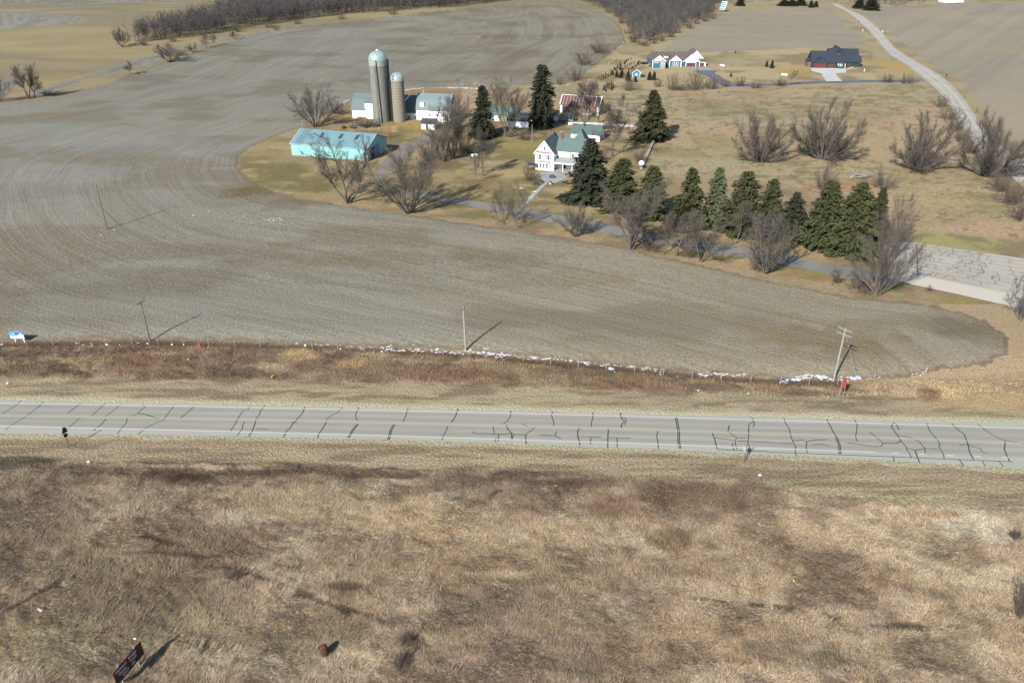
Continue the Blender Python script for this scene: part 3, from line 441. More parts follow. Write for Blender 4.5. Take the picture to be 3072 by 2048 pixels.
for q, t in enumerate(ts):
    s = .17
    while s < .8:
        e = s + rg.uniform(.1, .35); strip(mk, [pav(a, t + rg.normal(0, .004)) for a in np.linspace(s, min(e, .85), 8)], .13, .058); s = e + rg.uniform(.0, .12)
    for _ in range(9):
        a = rg.uniform(.17, .75); t2 = ts[q + 1] if q < 8 else .99; n = 5; strip(mk, [pav(a + (i / 4) * rg.uniform(-.006, .02) + rg.normal(0, .007), t + (t2 - t) * i / 4) for i in range(n)], .17, .061)
strip(mk, [pav(.165, .22), pav(.16, .97)], .3, .064)
tag(mk.build('pavement_crack', mat('bitumen_thin', K(108, 106, 106), .7, 5, .3)), 'dark cracks netted over the old pavement', kind='structure')
GL = [(575, 35), (700, 100), (800, 170), (900, 260), (1000, 370), (1120, 510), (1280, 610), (1420, 720), (1520, 800), (1620, 900), (1700, 1030), (1780, 1160), (1860, 1280), (1960, 1400), (2080, 1480), (2250, 1640), (2500, 1850)]
GR = [(650, 40), (850, 140), (960, 215), (1080, 340), (1190, 460), (1350, 560), (1500, 640), (1650, 750), (1770, 870), (1860, 1000), (1930, 1110), (2020, 1230), (2130, 1340), (2260, 1440), (2400, 1530), (2600, 1700)]
def grc(x, y, t):
    c = mix(np.tile(lin((198, 193, 180)), (len(x), 1)), lin((184, 179, 166)), sst(.4, .6, fbm(x / 4, y / 4, 76, 4))); tr = np.exp(-((t - .3) / .08) ** 2) + np.exp(-((t - .68) / .08) ** 2)
    return mix(c, lin((216, 213, 203)), tr * .7) * KAL
sheet('gravel_road', [tuple(az(5, *p))[:2] for p in GR], [tuple(az(5, *p))[:2] for p in GL], 300, 24, .08, attr_mat('gravel', .12, 3.), grc, label='pale gravel road curving down the right side')
sheet('house_drive', [tuple(az(4, *p))[:2] for p in ((930, 650), (895, 672), (960, 706), (1010, 745), (1080, 770), (1200, 777), (1500, 765), (1900, 745), (2352, 738), (2780, 732))], [tuple(az(4, *p))[:2] for p in ((715, 652), (790, 690), (860, 715), (905, 760), (990, 796), (1200, 797), (1500, 786), (1900, 766), (2352, 758), (2790, 754))], 200, 6, .06, M_ASPH, flatcol((120, 122, 130), (108, 110, 118), 6), label='dark asphalt drive of the two new houses')
M_CONC = attr_mat('concrete', .05, 2.)
sheet('house_apron', [tuple(az(4, *p))[:2] for p in ((620, 625), (830, 616))], [tuple(az(4, *p))[:2] for p in ((712, 650), (928, 650))], 12, 6, .09, M_CONC, flatcol((176, 176, 172)), label='grey concrete apron before the blue house garage')
sheet('white_apron', [tuple(az('E', *p))[:2] for p in ((372, 945), (800, 950), (1160, 960), (1560, 985))], [tuple(az('E', *p))[:2] for p in ((385, 1055), (700, 1140), (1200, 1140), (1540, 1115))], 40, 8, .12, M_CONC, flatcol((222, 224, 222), (212, 214, 210)), label='white concrete apron of the dark house')
sheet('white_drive', [tuple(az('E', *p))[:2] for p in ((1200, 1138), (1250, 1230), (1320, 1320), (1430, 1392))], [tuple(az('E', *p))[:2] for p in ((705, 1140), (760, 1220), (830, 1340), (880, 1402))], 40, 8, .1, M_CONC, flatcol((218, 220, 218), (208, 210, 206)), label='white concrete drive of the dark house')
wk = MB(); strip(wk, [az('E', *p) for p in ((1540, 1000), (1660, 975), (1760, 930), (1780, 880), (1740, 850), (1680, 845))], 1.3, .11); tag(wk.build('front_walk', mat('pale_concrete', K(222, 224, 222), .8)), 'curved white walk at the dark house', kind='structure')
sheet('garden_path', [tuple(az('A', *p))[:2] for p in ((470, 1180), (300, 1350), (90, 1568), (0, 1660), (-60, 1730))], [tuple(az('A', *p))[:2] for p in ((390, 1175), (210, 1350), (0, 1550), (-90, 1650), (-140, 1720))], 30, 4, .05, M_CONC, flatcol((186, 196, 200)), label='straight pale concrete path from drive to farmhouse')
sheet('patio', [tuple(az('A', *p))[:2] for p in ((290, 1015), (520, 1000), (700, 1020), (880, 1060))], [tuple(az('A', *p))[:2] for p in ((290, 1150), (390, 1195), (560, 1230), (760, 1150))], 16, 8, .07, M_CONC, flatcol((178, 188, 192)), label='pale concrete patio before the farmhouse porch')
sheet('farm_yard', [tuple(az(2, *p))[:2] for p in ((1090, 1290), (1160, 1180), (1300, 1050), (1420, 1000), (1600, 930), (1760, 900))], [tuple(az(2, *p))[:2] for p in ((1120, 1400), (1260, 1280), (1400, 1120), (1520, 1040), (1680, 980), (1800, 950))], 60, 10, .04, attr_mat('yard_gravel', .15, 2.), flatcol((158, 150, 140), (142, 130, 116), 4), label='grey gravel yard track between shed and farmhouse')
sheet('garage_yard', [tuple(az('A', *p))[:2] for p in ((440, 180), (900, 190), (1000, 200))], [tuple(az('A', *p))[:2] for p in ((420, 270), (700, 300), (1000, 300))], 20, 6, .04, attr_mat('yard_gravel_b', .15, 2.), flatcol((160, 152, 144), (146, 134, 120), 4), label='gravel yard behind the farmhouse')

# ---------------------------------------------------------------- snow left along the fence and behind the barns
def snowpatch(mb, p, rx, ry, rg, ang=0.):
    n = 14; b = len(mb.v); ca, sa = math.cos(ang), math.sin(ang); rr = rg.uniform(.3, 1.0, n); z0 = float(H(p.x, p.y))
    for ring, (s, dz) in enumerate(((1., -.02), (.75, .02), (.0, .04))):
        for i in range(n if s else 1):
            a = 2 * math.pi * i / n; x = rx * .6 * rr[i] * math.cos(a) * s; y = ry * .52 * rr[i] * math.sin(a) * s; X, Y = p.x + x * ca - y * sa, p.y + x * sa + y * ca; mb.v.append((X, Y, float(H(X, Y)) + .03 + dz))
    for i in range(n):
        k = (i + 1) % n; mb.f += [(b + i, b + k, b + n + k, b + n + i), (b + n + i, b + n + k, b + 2 * n)]
sn = MB(); rg = np.random.default_rng(8)
def snowline(pts, per_m, rx, ry, jit, dens=1.):
    for i in range(len(pts) - 1):
        a, b = pts[i], pts[i + 1]; n = max(1, int((b - a).length * per_m))
        for j in range(n):
            if rg.random() > dens: continue
            p = a.lerp(b, rg.random()); p = Vector((p.x + rg.normal(0, .3), p.y + rg.normal(0, jit), 0)); snowpatch(sn, p, rx * rg.uniform(.3, 1.3), ry * rg.uniform(.4, 1.2), rg, math.atan2(b.y - a.y, b.x - a.x) + rg.normal(0, .15))
snowline([az(13, 340, 185), az(13, 900, 210), az(13, 1140, 225)], 1.5, .9, .2, .25, .6)
snowline([az(13, 1150, 225), az(13, 1400, 245), az(13, 1560, 240), az(13, 1800, 265), az(13, 2000, 262), az(13, 2352, 300)], 3.5, .9, .35, .5, .9)
snowline([az(14, 0, 300), az(14, 280, 320), az(14, 650, 355), az(14, 800, 378), az(14, 1180, 408), az(14, 1380, 440)], 3., .8, .25, .3, .8)
snowline([az(14, 860, 395), az(14, 1020, 455)], 3, 1.1, .5, .3); snowline([az(14, 1380, 470), az(14, 1450, 500)], 2, .8, .4, .1); snowline([az(14, 1520, 490), az(14, 1570, 480)], 2, .6, .3, .1)
snowline([az(14, 1720, 460), az(14, 1900, 480), az(14, 2150, 465)], 3, .9, .3, .35, .8); snowline([az(14, 1750, 490), az(14, 1830, 515)], 3, .7, .3, .15)
snowline([az(15, 110, 545), az(15, 300, 500), az(15, 440, 480), az(15, 560, 520), az(15, 640, 500)], 5, 1., .4, .35); snowline([az(15, 680, 510), az(15, 820, 495), az(15, 870, 510)], 5, .9, .35, .35); snowline([az(15, 940, 490), az(15, 1100, 480)], 2, .6, .25, .3); snowline([az(15, 1340, 480), az(15, 1420, 450), az(15, 1500, 410)], 3, .6, .3, .35, .8)
snowline([az(12, 650, 178), az(12, 900, 195)], 1.2, .5, .3, .3, .8); snowline([az(12, 1180, 190), az(12, 1360, 190)], 3, .6, .3, .3); snowline([az(12, 0, 190), az(12, 60, 185)], 2, .7, .3, .3)
for k, x, y, r in ((11, 925, 632, .7), (11, 1045, 582, .8), (11, 935, 580, .4), (11, 1778, 445, .7), (11, 1920, 410, .5), (11, 1735, 620, .4), (11, 2160, 460, .4), (11, 2245, 455, .5), (11, 2310, 510, .5), (1, 0, 0, .01), (14, 625, 405, .6), (14, 652, 410, .6), (14, 285, 368, .3)): snowpatch(sn, az(k, x, y), r, r * .8, rg)
for _ in range(34): snowpatch(sn, at(rg.normal(628, 11), rg.normal(505, 4)), .45 * rg.random() + .12, .3, rg)
for _ in range(16): snowpatch(sn, at(rg.normal(560, 40), rg.normal(500, 9)), .2, .12, rg)
snowline([az('C', 1080, 790), az('C', 1230, 765), az('C', 1430, 745)], 2.2, 1.6, 1., .5); snowline([az('C', 1580, 745), az('C', 1900, 745), az('C', 2352, 765)], 2.0, 1.6, 1., 1.2)
snowline([az('B', -100, 70), az('B', 300, 85), az('B', 700, 60), az('B', 1150, 55)], 1.2, 1.3, .8, .8); snowline([az('B', 1350, 50), az('B', 1560, 40)], 1.5, 1., .7, .5); snowline([az('B', 1600, 35), az('B', 1700, 5)], 2, 1.2, .7, .6)
snowline([az('C', 1900, 660), az('C', 2352, 690)], 1.5, 1.2, .6, 3., .8); snowline([az('C', 0, 1010), az('C', 180, 935)], 2, 1., .6, .3); snowline([az(2, 580, 740), az(2, 700, 690), az(2, 850, 615)], 1.5, .9, .5, .4, .7); snowline([az(2, 730, 712), az(2, 850, 695)], 2, 1., .4, .3)
snowline([az('N', 590, 260), az('N', 740, 150)], .8, .8, .8, 1.); snowline([at(1400, 122), at(1432, 102), at(1436, 88)], .35, 1.2, 1.2, 1., .6)
tag(sn.build('snow', mat('snow_white', (.40, .44, .50), .6, 3, .05)), 'old snow lying in thin broken drifts along the fence and barns', 'snow', kind='stuff')
# ---------------------------------------------------------------- building materials
M_WHITE = mat('white_siding', (.76, .79, .83), .6, 6, .05); M_TRIM = mat('white_trim', (.79, .82, .86), .5, 5, .03); M_GREEN = mat('green_shingles', K(108, 132, 130), .8, 9, .16, rgb2=K(94, 118, 117))
M_TEALW = mat('teal_siding', (.19, .41, .43), .5, 1.2, .12, stretch=(6, 6, .3)); M_TEALR = mat('teal_metal_roof', K(124, 164, 176), .45, .6, .1, rgb2=K(134, 174, 184)); M_TEALD = mat('faded_roof_sheet', K(118, 150, 158), .5, 1, .08)
M_GREYR = mat('grey_shingles', K(120, 136, 138), .8, 4, .2); M_DARKR = mat('dark_shingles', K(84, 88, 98), .85, 6, .15); M_CONCS = mat('silo_staves', K(164, 168, 160), .9, 1.2, .22, stretch=(1, 1, .35), rgb2=K(132, 136, 128)); M_CONCB = mat('tan_silo_staves', K(166, 160, 144), .9, 1.5, .2, rgb2=K(148, 142, 126))
M_GALV = mat('galvanised', (.20, .27, .28), .5, 2, .12, metal=.15); M_HOOP = mat('steel_hoop', (.09, .09, .085), .7, 8, .3); M_GLASS = mat('window_glass', (.03, .035, .045), .12, 2, .2, spec=.6); M_DARK = mat('dark_opening', (.022, .022, .024), .8, 3, .3)
M_RUST = mat('rusty_roof', K(120, 78, 74), .8, 1.2, .2, rgb2=K(96, 84, 92), stretch=(1, .4, 1)); M_REDW = mat('red_brown_boards', K(140, 108, 100), .9, 3, .25, stretch=(4, 4, .4)); M_BRICK = mat('brick_red', K(146, 92, 82), .9, 9, .2)
M_BLUE = mat('blue_siding', (.035, .10, .15), .6, 5, .08); M_BROWNR = mat('brown_shingles', K(112, 104, 100), .85, 5, .15); M_BRDOOR = mat('brown_door', K(110, 72, 68), .6, 4, .1); M_STONE = mat('grey_stone', K(178, 174, 168), .9, 3, .3)
M_NAVYR = mat('charcoal_shingles', K(56, 66, 80), .75, 3, .12); M_NAVYW = mat('charcoal_siding', K(54, 68, 74), .7, 4, .12); M_REDD = mat('reddish_wood_door', K(120, 62, 54), .6, 4, .15); M_SHUT = mat('grey_shutter', K(176, 176, 184), .6, 6, .08); M_WOOD = mat('weathered_pole', K(132, 130, 112), .9, 5, .25, stretch=(4, 4, .5)); M_PALEW = mat('pale_wood', K(176, 174, 166), .9, 5, .2, stretch=(4, 4, .5))
M_METAL = mat('sign_steel', K(170, 178, 180), .5, 4, .15, metal=.3); M_BLACKM = mat('black_metal', (.02, .02, .022), .5, 4, .2); M_RUSTM = mat('rusty_wire', K(150, 92, 70), .8, 6, .3); M_YEL = mat('yellow_plastic', K(222, 180, 70), .4, 3, .08)
def U(a): return Vector((math.cos(a), math.sin(a), 0))
def house(name, label, cat, p, deg, group=None, sink=0.):
    return empty(name, (p[0], p[1], float(H(p[0], p[1])) - sink), R(deg), label, cat, group)
def gable(root, x0, x1, y0, y1, h, rise, ridge='x', wall=None, roof=None, ov=.35, z0=-.5, t=.16, wname='wall', rname='roof', gwall=None):
    """walls with gable ends and a two-slab roof; ridge along x or y"""
    if ridge == 'x':
        c = (y0 + y1) / 2; MB().prism([(y0, z0), (y1, z0), (y1, h), (c, h + rise), (y0, h)], x0, x1, 'x').build(wname, wall, root)
        e = ov * rise / ((y1 - y0) / 2); m = MB()
        m.slab([(x0 - ov, y0 - ov, h - e + .16), (x1 + ov, y0 - ov, h - e + .16), (x1 + ov, c, h + rise + .16), (x0 - ov, c, h + rise + .16)], t)
        m.slab([(x1 + ov, y1 + ov, h - e + .16), (x0 - ov, y1 + ov, h - e + .16), (x0 - ov, c, h + rise + .162), (x1 + ov, c, h + rise + .162)], t)
    else:
        c = (x0 + x1) / 2; MB().prism([(x0, z0), (x1, z0), (x1, h), (c, h + rise), (x0, h)], y0, y1, 'y').build(wname, wall, root)
        e = ov * rise / ((x1 - x0) / 2); m = MB()
        m.slab([(x0 - ov, y1 + ov, h - e + .16), (x0 - ov, y0 - ov, h - e + .16), (c, y0 - ov, h + rise + .16), (c, y1 + ov, h + rise + .16)], t)
        m.slab([(x1 + ov, y0 - ov, h - e + .16), (x1 + ov, y1 + ov, h - e + .16), (c, y1 + ov, h + rise + .162), (c, y0 - ov, h + rise + .162)], t)
    return m.build(rname, roof, root)
def rake(root, x0, x1, y, h, rise, w=.3, m=None, name='gable_trim'):
    c = (x0 + x1) / 2; b = MB(); s = rise / (c - x0)
    for a in (x0 - .4, x1 + .4):
        z = h - .4 * s; q = [(a, y, z + .2), (c, y, h + rise + .22), (c, y, h + rise + .22 - w), (a, y, z + .2 - w)]
        if a > c: q = q[::-1]
        b.slab([(p[0], p[1], p[2]) for p in q], .06)
    return b.build(name, m or M_TRIM, root)
def win(root, x, z, w, h, y, side='f', shutters=False, frame=None, name='window', bars=True):
    """window on a front (-y) face at y, or on a right (+x) face with x/y swapped; z = sill height"""
    f, p = MB(), MB()
    def bx(m, a0, z0, a1, z1, d0, d1):
        if side == 'f': m.box(a0, y - d1, z0, a1, y - d0, z1)
        else: m.box(y + d0, a0, z0, y + d1, a1, z1)
    bx(f, x - w / 2 - .1, z - .1, x - w / 2, z + h + .1, 0, .09); bx(f, x + w / 2, z - .1, x + w / 2 + .1, z + h + .1, 0, .09); bx(f, x - w / 2, z + h, x + w / 2, z + h + .1, 0, .09); bx(f, x - w / 2, z - .1, x + w / 2, z, 0, .12)
    if bars: bx(f, x - w / 2, z + h / 2 - .03, x + w / 2, z + h / 2 + .03, 0, .07)
    o = f.build(name, frame or M_TRIM, root); bx(p, x - w / 2, z, x + w / 2, z + h, .0, .03); p.build('pane', M_GLASS, o)
    if shutters:
        for s in (-1, 1):
            q = MB(); bx(q, x + s * (w / 2 + .4) - .24, z - .1, x + s * (w / 2 + .4) + .24, z + h + .1, 0, .06); q.build('shutter', M_SHUT, root)
# ---- farmhouse
p = az('A', 170, 945); fh = house('farmhouse', 'white two storey farmhouse with green shingle roofs and red brick chimney', 'house', p, -19)
gable(fh, 0, 6.5, 0, 12, 6.0, 4.0, 'y', M_WHITE, M_GREEN, .45); rake(fh, 0, 6.5, -.47, 6.0, 4.0, .42)
gable(fh, 6.5, 17, 3.6, 10.6, 6.0, 3.9, 'x', M_WHITE, M_GREEN, .4)
MB().box(7.0, 3.1, 5.75, 17.4, 3.22, 5.98).build('eave_trim', M_TRIM, fh)
r_ = MB(); r_.slab([(-.3, -.5, 6.15), (6.8, -.5, 6.15), (6.6, -.02, 6.45), (-.1, -.02, 6.45)], .1); r_.build('pediment_roof', mat('pinkish_shingle', K(186, 150, 156), .8, 6, .15), fh)
b = MB(); cx, cy = 12.2, 14.5; b.add([(8.4, 10.2, 5.2), (16, 10.2, 5.2), (16, 18.5, 5.2), (8.4, 18.5, 5.2), (cx, 13.6, 11.4), (cx, 15.5, 11.4)], [(0, 1, 4), (1, 2, 5, 4), (2, 3, 5), (3, 0, 4, 5), (3, 2, 1, 0)]); b.build('rear_roof', M_GREEN, fh)
MB().box(8.9, 10.6, -.5, 15.5, 18, 5.3).build('rear_wall', M_WHITE, fh)
ch = MB().box(7.0, 6.4, 8., 7.75, 7.15, 11.7).build('chimney', M_BRICK, fh); MB().box(6.93, 6.33, 11.7, 7.82, 7.22, 11.85).build('chimney_cap', M_STONE, ch)
ch = MB().box(3.0, 10.0, 8.5, 3.6, 10.6, 11.6).build('chimney', M_BRICK, fh)
win(fh, 1.7, 3.7, .8, 1.6, 0, shutters=True); win(fh, 4.7, 3.7, .8, 1.6, 0, shutters=True); win(fh, 12.2, 3.75, .85, 1.6, 3.6, shutters=True); win(fh, 15.6, 3.75, .85, 1.6, 3.6, shutters=True); win(fh, 3.25, 6.9, .75, 1.2, 0)
# bay window
bay = MB().box(1.6, -.45, .6, 4.9, .0, 2.9).build('bay_window', M_WHITE, fh)
for xx in (2.15, 3.25, 4.35): win(bay, xx, 1.0, .7, 1.45, -.45, name='bay_sash')
q = MB(); q.slab([(1.3, -.8, 3.0), (5.2, -.8, 3.0), (4.9, 0, 3.4), (1.6, 0, 3.4)], .1); q.build('bay_roof', mat('pinkish_roofing', K(196, 170, 176), .8, 5, .1), bay)
for xx in (1.05, 5.45): MB().box(xx - .22, -.06, .7, xx + .22, -.0, 2.9).build('shutter', M_SHUT, fh)
q = MB(); q.slab([(6.4, -.2, 3.1), (17.2, -.2, 3.1), (17.2, 3.58, 4.2), (6.6, 3.58, 4.2)], .14); q.build('porch_roof', mat('worn_porch_roof', K(170, 180, 174), .8, 1.2, .12), fh)
MB().box(6.3, -.28, 2.75, 17.3, -.2, 3.05).build('porch_trim', M_TRIM, fh)
for xx in (6.6, 9.8, 13.0, 16.8): MB().tube((xx, .0, -.3), (xx, .0, 2.95), .11).build('porch_post', M_TRIM, fh)
MB().box(6.52, .0, -.5, 17.2, 3.58, .18).build('porch_floor', M_STONE, fh); MB().box(8.9, 3.5, .2, 9.9, 3.62, 2.4).build('front_door', M_DARK, fh); win(fh, 12.0, .9, 1.0, 1.5, 3.59); win(fh, 14.8, .9, 1.0, 1.5, 3.59)
MB().box(10.2, -1.1, -.4, 11.6, -.02, .02).build('porch_step', M_STONE, fh)
# canopy at the left of the house
p = az('A', 110, 960); sw = house('garden_swing', 'dark blue canopy swing left of the farmhouse front', 'garden swing', p, -15)
q = MB(); q.slab([(-1.5, -.8, 1.95), (1.5, -.8, 1.95), (1.5, .8, 2.25), (-1.5, .8, 2.25)], .06); q.build('canopy', mat('navy_canvas', K(52, 70, 104), .7, 5, .1), sw)
for a in (-1.4, 1.4):
    for d in (-.7, .7): MB().tube((a, d, 0), (a * .95, d * .5, 2.0), .04, n=6).build('leg', M_BLACKM, sw)
MB().box(-1.1, -.2, .45, 1.1, .25, .53).build('bench_seat', M_BLACKM, sw)
# planters, pots and lamp posts
pot_m = mat('white_pot', (.78, .78, .76), .6, 4, .05); shrub_m = mat('planter_twigs', K(104, 92, 70), .9, 9, .4)
for i, (x, y, lb) in enumerate(((295, 1235, 'white pot with dark plant left of the path at the patio'), (487, 1255, 'white pot with dark plant right of the path at the patio'))):
    t = house('planter_pot', lb, 'planter', az('A', x, y), 0, 'white pots flanking the garden path'); MB().lathe([(.0, 0), (.22, 0), (.34, .7), (.28, .7), (.0, .62)], 14).build('pot', pot_m, t, True); blob('plant', mat('potted_plant%d' % i, K(70, 82, 62), .9, 8, .4), (0, 0, .62), (.4, .4, .3), 4 + i, t)
t = house('round_planter', 'round brown planting bed in the middle of the patio', 'planter', az('A', 520, 1112), 0); MB().lathe([(0, 0), (.95, 0), (1.15, .5), (1., .5), (.0, .42)], 18).build('basin', mat('basin_stone', K(128, 112, 94), .9, 4, .2), t); blob('plant', shrub_m, (0, 0, .4), (.9, .9, .35), 7, t)
for x, y, lb in ((165, 1568, 'black lamp post beside the concrete path, nearer the house'), (-115, 1500, 'black lamp post beside the concrete path, left of the path in the grass')):
    t = house('lamp_post', lb, 'lamp post', az('A', x, y), 0, 'lamp posts by the garden path'); MB().tube((0, 0, 0), (0, 0, 2.5), .05, .035).build('post', M_BLACKM, t)
    for a in (-.35, 0, .35): MB().tube((0, 0, 2.3), (a, 0, 2.5 + .1 * (a == 0)), .02, n=5).build('arm', M_BLACKM, t); blob('globe', mat('globe_glass', (.75, .75, .74), .3, 3, .02), (a, 0, 2.5 + .1 * (a == 0)), (.14, .14, .14), 3, t, amp=0)
# ---- garage behind the house
g = house('garage', 'white garage with green roof behind the farmhouse', 'garage', (22.6, 306.8), -15); gable(g, 0, 11.2, 0, 9.6, 2.6, 2.5, 'x', M_WHITE, M_GREEN); MB().box(7.6, -.07, 0, 10.6, 0, 2.1).build('door', M_TRIM, g); win(g, 4.8, 1.1, .9, .9, 11.2, 's')
MB().box(1.5, -.05, 0, 4.5, 0, 2.1).build('door', M_STONE, g)
# ---- white rail fence
wf = empty('rail_fence', (0, 0, 0), 0, 'white three rail fence running behind the farmhouse garage', 'fence'); P = [az('B', 1665, 648), az('B', 1980, 655), az('B', 2180, 664), az('B', 2352, 672), az('A', 2260, 100)]; rl_ = MB(); n_ = 0
for i in range(4):
    a, b_ = P[i], P[i + 1]; k = max(1, round((b_ - a).length / 2.4))
    for j in range(k): c = a.lerp(b_, j / k); MB().box(c.x - .08, c.y - .08, c.z - .2, c.x + .08, c.y + .08, c.z + 1.35).build('fence_post', M_TRIM, wf)
    d = (b_ - a).normalized(); 
    for zz in (.35, .75, 1.15): rl_.slab([a + Vector((0, -.09, zz)), b_ + Vector((0, -.09, zz)), b_ + Vector((0, -.09, zz + .15)), a + Vector((0, -.09, zz + .15))], .04)
rl_.build('rails', M_TRIM, wf)
# ---- small sheds
g = house('green_roof_shed', 'low grey shed with pale green roof and white door behind the spruce', 'shed', (-11.5, 339.9), -15); gable(g, 0, 13, 0, 8, 2.8, 2.1, 'x', mat('grey_boards', K(150, 142, 132), .9, 3, .15), mat('pale_green_roof', K(112, 146, 138), .8, 2, .15), .3); MB().box(4.2, -.08, 0, 6.2, 0, 2.3).build('door', M_TRIM, g)
g = house('grey_roof_shed', 'long white shed with dark grey roof beside the tall bare tree', 'shed', (-2.0, 328.1), -10); gable(g, 0, 8.8, 0, 6.6, 2.6, 2.5, 'x', M_WHITE, M_DARKR, .25)
g = house('low_shed', 'low white shed with green roof half hidden behind the tall spruce', 'shed', (1.2, 339.5), -8); gable(g, 0, 10, 0, 4.5, 2.2, 1.2, 'x', M_WHITE, M_GREEN, .25); win(g, 8.6, .9, .7, .7, 0)
g = house('small_cottage', 'small white outbuilding with bright green roof left of the red barn', 'shed', (14.4, 339.5), -8); gable(g, 0, 4.8, 0, 4.5, 2.3, 1.5, 'x', M_WHITE, mat('bright_green_roof', K(70, 128, 112), .7, 2, .1), .3); win(g, 1.9, 1.0, .8, .8, 0)
g = house('pavilion', 'open pavilion with dark teal roof and pale blue posts beside the cottage', 'pavilion', (19.6, 337.8), -12); b = MB(); b.add([(-.3, -.3, 2.3), (6.2, -.3, 2.3), (6.2, 4.3, 2.3), (-.3, 4.3, 2.3), (1.8, 2, 3.7), (4.1, 2, 3.7)], [(0, 1, 5, 4), (1, 2, 5), (2, 3, 4, 5), (3, 0, 4), (3, 2, 1, 0)]); b.build('roof', mat('dark_teal_roof', K(48, 86, 92), .6, 3, .15), g)
pm = mat('pale_blue_paint', K(150, 178, 196), .6, 4, .1)
for xx in (.1, 1.5, 2.9, 4.3, 5.8):
    for yy in (0.1, 3.9): MB().box(xx - .09, yy - .09, -.3, xx + .09, yy + .09, 2.32).build('post', pm, g)
MB().box(.1, .02, .5, 5.8, .08, 1.0).build('railing', pm, g); MB().box(0, 0, -.3, 5.9, 4, .1).build('floor', M_DARKR, g)
# ---- red barn
g = house('red_barn', 'red-brown barn with rust striped metal roof and open left bay', 'barn', (21.0, 354.1), -17.5); gable(g, 0, 17.2, 0, 8.6, 3.7, 3.2, 'x', M_REDW, M_RUST, .3)
b = MB()
for i in range(12):
    xx = .9 + i * 1.4; b.slab([(xx, -.28, 3.66), (xx + .3, -.28, 3.66), (xx + .3, 4.28, 7.12), (xx, 4.28, 7.12)], .03)
b.build('roof_stripe', mat('bare_metal_strip', K(186, 160, 158), .6, 3, .15), g)
MB().box(.9, -.1, 0, 4.6, .0, 2.9).build('open_bay', M_DARK, g); MB().box(0, -.12, 0, .9, -.02, 3.5).build('corner_board', M_TRIM, g); MB().box(16.1, -.12, 0, 17.26, -.02, 3.6).build('corner_board', M_TRIM, g)
b = MB(); b.slab([(-.32, -.34, 3.6), (-.1, -.34, 3.6), (-.1, 4.3, 7.14), (-.32, 4.3, 7.14)], .1); b.slab([(17.3, -.34, 3.6), (17.52, -.34, 3.6), (17.52, 4.3, 7.14), (17.3, 4.3, 7.14)], .1); b.box(-.3, 4.2, 7.05, 17.5, 4.4, 7.15); b.build('roof_trim', M_TRIM, g); MB().box(4.8, -.09, 0, 16.0, 0, .7).build('stone_base', M_STONE, g)
# ---- gambrel barns
def gambrel(g, L, D, h, hb, inn, hr, wall, roof, ov=.3):
    prof = [(0, -1.5), (D, -1.5), (D, h), (D - inn, hb), (D / 2, hr), (inn, hb), (0, h)]; MB().prism(prof, 0, L, 'x').build('wall', wall, g); b = MB(); z = .14
    b.slab([(-ov, -.25, h - .3 + z), (L + ov, -.25, h - .3 + z), (L + ov, inn, hb + z), (-ov, inn, hb + z)], .12); b.slab([(-ov, inn, hb + z), (L + ov, inn, hb + z), (L + ov, D / 2, hr + z), (-ov, D / 2, hr + z)], .12)
    b.slab([(L + ov, D + .25, h - .3 + z), (-ov, D + .25, h - .3 + z), (-ov, D - inn, hb + z), (L + ov, D - inn, hb + z)], .12); b.slab([(L + ov, D - inn, hb + z), (-ov, D - inn, hb + z), (-ov, D / 2, hr + z + .003), (L + ov, D / 2, hr + z + .003)], .12); b.build('roof', roof, g)
g = house('dairy_barn', 'long white dairy barn with grey gambrel roof behind both silos', 'barn', (-67.9, 344.0), -13); gambrel(g, 31, 11, 3.6, 7.4, 1.9, 9.5, M_WHITE, M_GREYR)
b = MB(); b.box(6.2, -.35, -1, 15.5, 1.9, 6.6); b.build('raised_front', M_WHITE, g); b = MB(); b.slab([(6.0, -.6, 6.7), (15.7, -.6, 6.7), (15.7, 3.2, 8.45), (6.0, 3.2, 8.45)], .12); b.build('front_roof', M_GREYR, g)
for xx in (19.5, 22.5, 25.5, 28.5): win(g, xx, 1.3, .9, .9, 0)
MB().box(2., -.3, -1.5, 5.8, -.02, .6).build('stone_base', M_STONE, g); MB().lathe([(.0, 10.9), (.45, 10.7), (.45, 9.5), (.6, 9.4)], 10, (15, 5.5)).build('roof_vent', M_GALV, g)
g = house('gambrel_barn', 'white barn with bluish-grey gambrel roof right of the silos', 'barn', (-39.6, 335.8), -10); gambrel(g, 14.2, 10.5, 4.0, 7.6, 1.9, 9.7, M_WHITE, mat('bluish_shingles', K(134, 152, 156), .8, 2.5, .15)); MB().box(1.6, .3, 5.2, 3.1, 1.2, 6.9).build('loft_door', M_TRIM, g); MB().lathe([(0, 11.1), (.35, 10.9), (.35, 9.7), (.5, 9.6)], 10, (2.2, 5.2)).build('roof_vent', M_GALV, g)
win(g, 5.5, 1.6, .9, .9, 0); win(g, 9, 1.6, .9, .9, 0); MB().box(14.2, 3.5, 5.4, 14.28, 7, 8.2).build('hay_door', M_DARKR, g); MB().box(14.2, 3, 0, 14.28, 7.5, 2.8).build('barn_door', M_STONE, g)
g = house('milk_house', 'small white milk house below the gambrel barn', 'shed', az('C', 1370, 1442), -8); gable(g, 0, 5.4, 0, 5, 2.3, 1.4, 'x', M_WHITE, M_DARKR, .3); MB().box(1.9, -.06, 0, 2.7, 0, 2.0).build('door', M_DARK, g)
